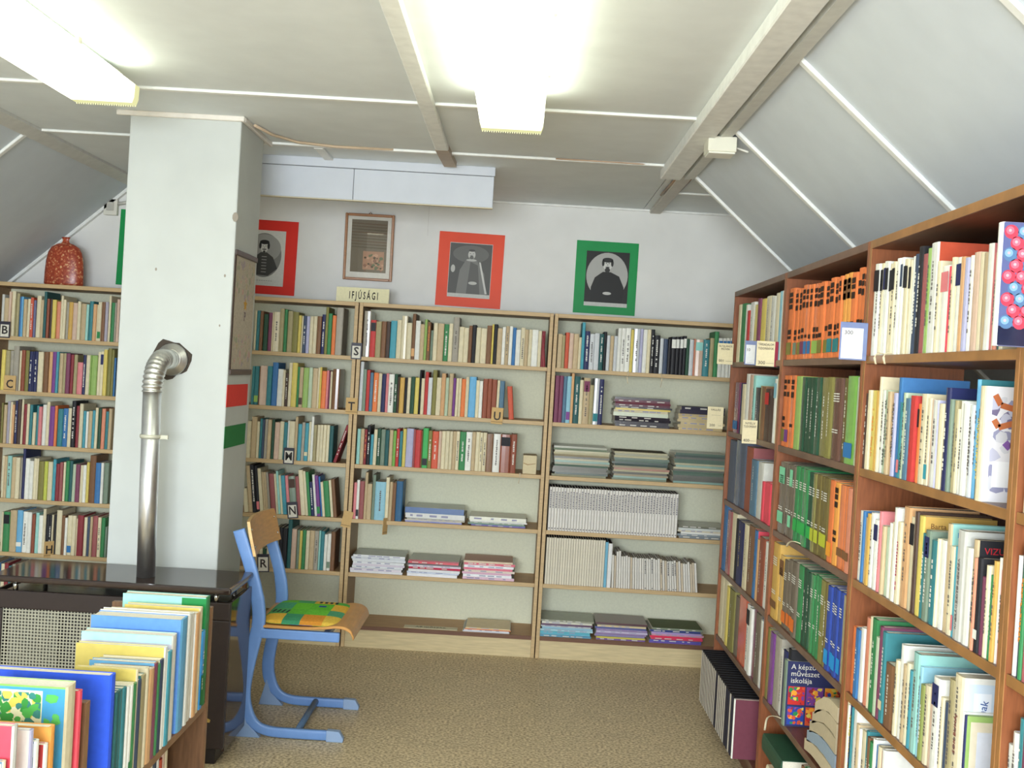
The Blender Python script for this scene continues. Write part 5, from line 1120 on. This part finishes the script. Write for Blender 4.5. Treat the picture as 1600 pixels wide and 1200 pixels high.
for (z0, z1, c, nm) in ((1.278, 1.366, RED, 'red'), (1.116, 1.202, rgb(36, 128, 66), 'green')):
    t = tag(empty('paper_rectangle', (PX1, 4.39, z0)), '%s paper rectangle on pillar side below the wall hanging' % nm, 'paper', 'flag coloured papers')
    mb = MB(vary(c, 0.02)); mb.box(0, 0.0015, -0.155, 0.165, 0, z1-z0); mb.build('sheet', M['paper'], t)

# ================================================================== VASE
t = tag(empty('flat_vase', (-2.458, 5.79, 1.797)), 'speckled red flask shaped vase on the far left bookcase', 'vase')
mb = MB(); prof = [(0.088, 0.0), (0.100, 0.004), (0.105, 0.016), (0.104, 0.07), (0.099, 0.135), (0.090, 0.180), (0.074, 0.208), (0.048, 0.224), (0.024, 0.231), (0.017, 0.240), (0.017, 0.250), (0.024, 0.262), (0.020, 0.263), (0.012, 0.25)]
mb.lathe(prof, 0, 0, 28, sy=0.42); mb.build('body', M['vase'], t)

# ================================================================== LETTER CARDS, GUIDE CARDS
def letter_card(letter, x, y, z, white, label, rot=0.0, w=0.055, h=0.085, rz=0.0):
    t = tag(empty('letter_card', (x, y, z), (0, rot, rz)), label, 'letter card', 'alphabet cards on the shelf edges')
    if white:
        mb = MB(rgb(52, 50, 62)); mb.box(-w/2, w/2, -0.002, 0, 0, h); mb.build('holder', M['plastic'], t)
        mb = MB(rgb(224, 220, 206)); mb.box(-w/2+0.006, w/2-0.006, -0.0028, -0.002, 0.006, h-0.016); mb.build('card', M['paper'], t)
    else:
        mb = MB(rgb(206, 172, 118)); mb.box(-w/2, w/2, -0.002, 0, 0, h); mb.build('card', M['paper'], t)
        mb = MB(rgb(120, 96, 66)); mb.box(-w/2, w/2, -0.0024, -0.002, 0.010, 0.0125); mb.build('ruled_line', M['print'], t)
    if letter:
        text_obj(letter, 'letter', 0.060, (0, -0.0032, h*0.46), (1, 0, 0), (0, 0, 1), rgb(56, 50, 48), t, bold=0.0012, fit=0.035)
yc = D-0.004
letter_card('B', -2.689, yc, 1.505, True, 'white letter B card in dark holder, far left bookcase')
letter_card('C', -2.648, yc, 1.226, False, 'tan letter C card on the far left bookcase', w=0.062)
letter_card('H', -2.398, yc, 0.375, False, 'tan letter card turned sideways near stove lid', rz=0.9)
letter_card('S', -0.855, yc, 1.50, True, 'white letter S card between the two pale bookcases')
letter_card('T', -0.864, yc, 1.214, False, 'tan letter T card below the S card', w=0.06)
letter_card('U', -0.107, yc, 1.207, False, 'tan letter U card near the end of second shelf', 0.03, w=0.06)
letter_card('M', -1.175, yc, 0.935, True, 'white letter M card on third shelf behind the chair')
letter_card('N', -1.135, yc, 0.655, True, 'white letter N card tilted above the green books', -0.12)
letter_card('R', -1.274, yc, 0.366, True, 'white letter R card seen below the chair back', -0.06, w=0.062, h=0.094)
letter_card('', -0.862, yc-0.004, 0.625, False, 'blank tan card hanging askew on upright below T card', 0.2, w=0.05, rz=0.3)
letter_card('', -0.655, yc-0.006, 0.60, False, 'blank tan card edge on below the light blue book', 0.05, w=0.05, rz=1.2)
def guide_card(x0, x1, y, z0, z1, lines, label, edge=None, card=rgb(226, 214, 176), blue=False):
    t = tag(empty('guide_card', ((x0+x1)/2, y, z0)), label, 'guide card', 'subject guide cards'); w = (x1-x0)/2; h = z1-z0
    if blue:
        mb = MB(rgb(120, 134, 176)); mb.box(-w, w, 0, 0.0025, 0, h); mb.build('holder', M['gloss'], t, 0.001)
        mb = MB(rgb(232, 234, 238)); mb.box(-w+0.004, w-0.012, -0.0008, 0, 0.004, h-0.016); mb.build('card', M['paper'], t)
    else:
        mb = MB(card); mb.box(-w, w, 0, 0.0015, 0, h); mb.build('card', M['paper'], t)
    if edge:
        mb = MB(edge); mb.box(w-0.0001, w+0.012, 0, 0.0015, 0, h); mb.build('edge_strip', M['paper'], t)
    for (s, size, x, z) in lines:
        text_obj(s, 'lettering', size, (x*w, -0.0012, z*h), (1, 0, 0), (0, 0, 1), rgb(84, 74, 66), t, fit=w*1.7)
    return t
guide_card(0.861, 0.930, 4.79, 1.569, 1.661, [('ÁLTALÁNOS', 0.012, 0, 0.86), ('MŰVEK', 0.012, 0, 0.72), ('001', 0.016, -0.45, 0.16), ('——', 0.014, 0.5, 0.16)], 'cream guide card ÁLTALÁNOS MŰVEK 001 at the far end')
guide_card(0.858, 0.930, 4.93, 1.278, 1.377, [('VALLÁS', 0.013, 0, 0.86), ('————', 0.010, 0.1, 0.62), ('200', 0.017, -0.35, 0.15), ('—', 0.014, 0.6, 0.15)], 'cream guide card VALLÁS 200 beside the dark paperback piles')
guide_card(0.863, 0.930, 4.005, 1.556, 1.648, [('TÁRSADALOM', 0.013, 0, 0.86), ('TUDOMÁNYOK', 0.013, 0, 0.70), ('300', 0.018, -0.4, 0.13), ('——', 0.014, 0.5, 0.13)], 'cream guide card TÁRSADALOM TUDOMÁNYOK 300 with plum edge', rgb(150, 50, 70))
guide_card(0.873, 0.930, 4.221, 1.257, 1.348, [('NYELV', 0.013, 0, 0.86), ('TUDOMÁNY', 0.013, 0, 0.72), ('400', 0.016, -0.4, 0.13), ('——', 0.014, 0.45, 0.13)], 'cream guide card NYELV TUDOMÁNY 400 on second shelf')
guide_card(0.878, 0.930, 4.287, 1.563, 1.658, [('10', 0.016, -0.5, 0.62), ('———', 0.008, -0.2, 0.10)], 'blue edged guide card left of the TÁRSADALOM card', None, blue=True)
guide_card(0.856, 0.930, 2.942, 1.566, 1.668, [('300', 0.016, -0.40, 0.72), ('————', 0.008, -0.1, 0.12)], 'large shiny blue guide card below the orange volumes', None, blue=True)
# lying caption strip, small carton, loose ribbons
t = tag(empty('caption_strip', (-0.39, D+0.05, SB[0])), 'cream caption strip lying on bottom shelf of middle pale bookcase', 'label strip')
mb = MB(rgb(222, 214, 184)); mb.box(-0.14, 0.14, -0.03, 0.03, 0, 0.002); mb.build('card', M['paper'], t)
text_obj('AZ IDŐSZAK', 'lettering', 0.03, (0, 0, 0.0024), (1, 0, 0), (0, 1, 0), rgb(110, 100, 84), t, fit=0.16)
t = tag(empty('small_carton', (0.078, D+0.012, SB[3])), 'small worn cream carton ending the third shelf of middle pale bookcase', 'box')
mb = MB(rgb(214, 200, 164)); mb.box(-0.036, 0.036, 0, 0.13, 0, 0.098); mb.build('box', M['paper'], t, 0.004, 2)
mb = MB(rgb(176, 148, 110)); mb.face([(-0.034, -0.0008, 0.060), (-0.01, -0.0008, 0.052), (0.03, -0.0008, 0.058), (0.03, -0.0008, 0.054), (-0.012, -0.0008, 0.046), (-0.034, -0.0008, 0.054)]); mb.build('tape_mark', M['print'], t)
t = tag(empty('flat_carton', (1.10, 4.72, 1.893)), 'small pale papers lying on top of farthest brown bookcase', 'papers')
mb = MB(rgb(212, 204, 186)); mb.box(-0.13, 0.06, -0.14, 0.08, 0, 0.018); mb.box(-0.10, 0.05, -0.10, 0.06, 0.018, 0.030); mb.build('sheets', M['paper'], t, 0.002)
def ribbon(pts, label):
    c = Vector(pts[0]); t = tag(empty('ribbon_marker', c), label, 'ribbon', 'ribbon markers hanging over shelf edges')
    mb = MB(rgb(222, 208, 176)); mb.tube([Vector(p)-c for p in dense(pts, 4)], 0.0015, 6, rx=0.004); mb.build('ribbon', M['paper'], t)
xa = X0-0.004
ribbon([(xa+0.02, 2.835, 1.582), (xa-0.002, 2.835, 1.584), (xa-0.008, 2.838, 1.572), (xa-0.004, 2.84, 1.556)], 'left cream ribbon over the top shelf edge, nearest brown bookcase')
ribbon([(xa+0.02, 2.765, 1.582), (xa-0.002, 2.765, 1.584), (xa-0.008, 2.768, 1.572), (xa-0.004, 2.77, 1.556)], 'right cream ribbon over the top shelf edge, nearest brown bookcase')
ribbon([(xa+0.02, 3.52, 0.977), (xa-0.004, 3.53, 0.985), (xa-0.010, 3.58, 0.975), (xa-0.008, 3.62, 0.955)], 'cream ribbon looping over shelf below the green encyclopedia volumes')
ribbon([(xa+0.02, 3.60, 0.378), (xa-0.002, 3.64, 0.380), (xa-0.012, 3.72, 0.350), (xa-0.014, 3.74, 0.30)], 'cream ribbon hanging above the thick green book')
ribbon([(0.03, D+0.01, SB[3]+0.001), (0.03, D-0.006, SB[3]+0.001), (0.028, D-0.008, SB[3]-0.03), (0.024, D-0.006, SB[3]-0.05)], 'thin ribbon below the white volumes of middle pale bookcase')
ribbon([(0.56, D+0.01, SB[5]+0.001), (0.56, D-0.006, SB[5]+0.001), (0.556, D-0.008, SB[5]-0.03), (0.56, D-0.006, SB[5]-0.06)], 'left thin ribbon below top shelf of right pale bookcase')
ribbon([(0.73, D+0.01, SB[5]+0.001), (0.73, D-0.006, SB[5]+0.001), (0.735, D-0.008, SB[5]-0.03), (0.730, D-0.006, SB[5]-0.07)], 'right thin ribbon below top shelf of right pale bookcase')
bpy.context.view_layer.update()
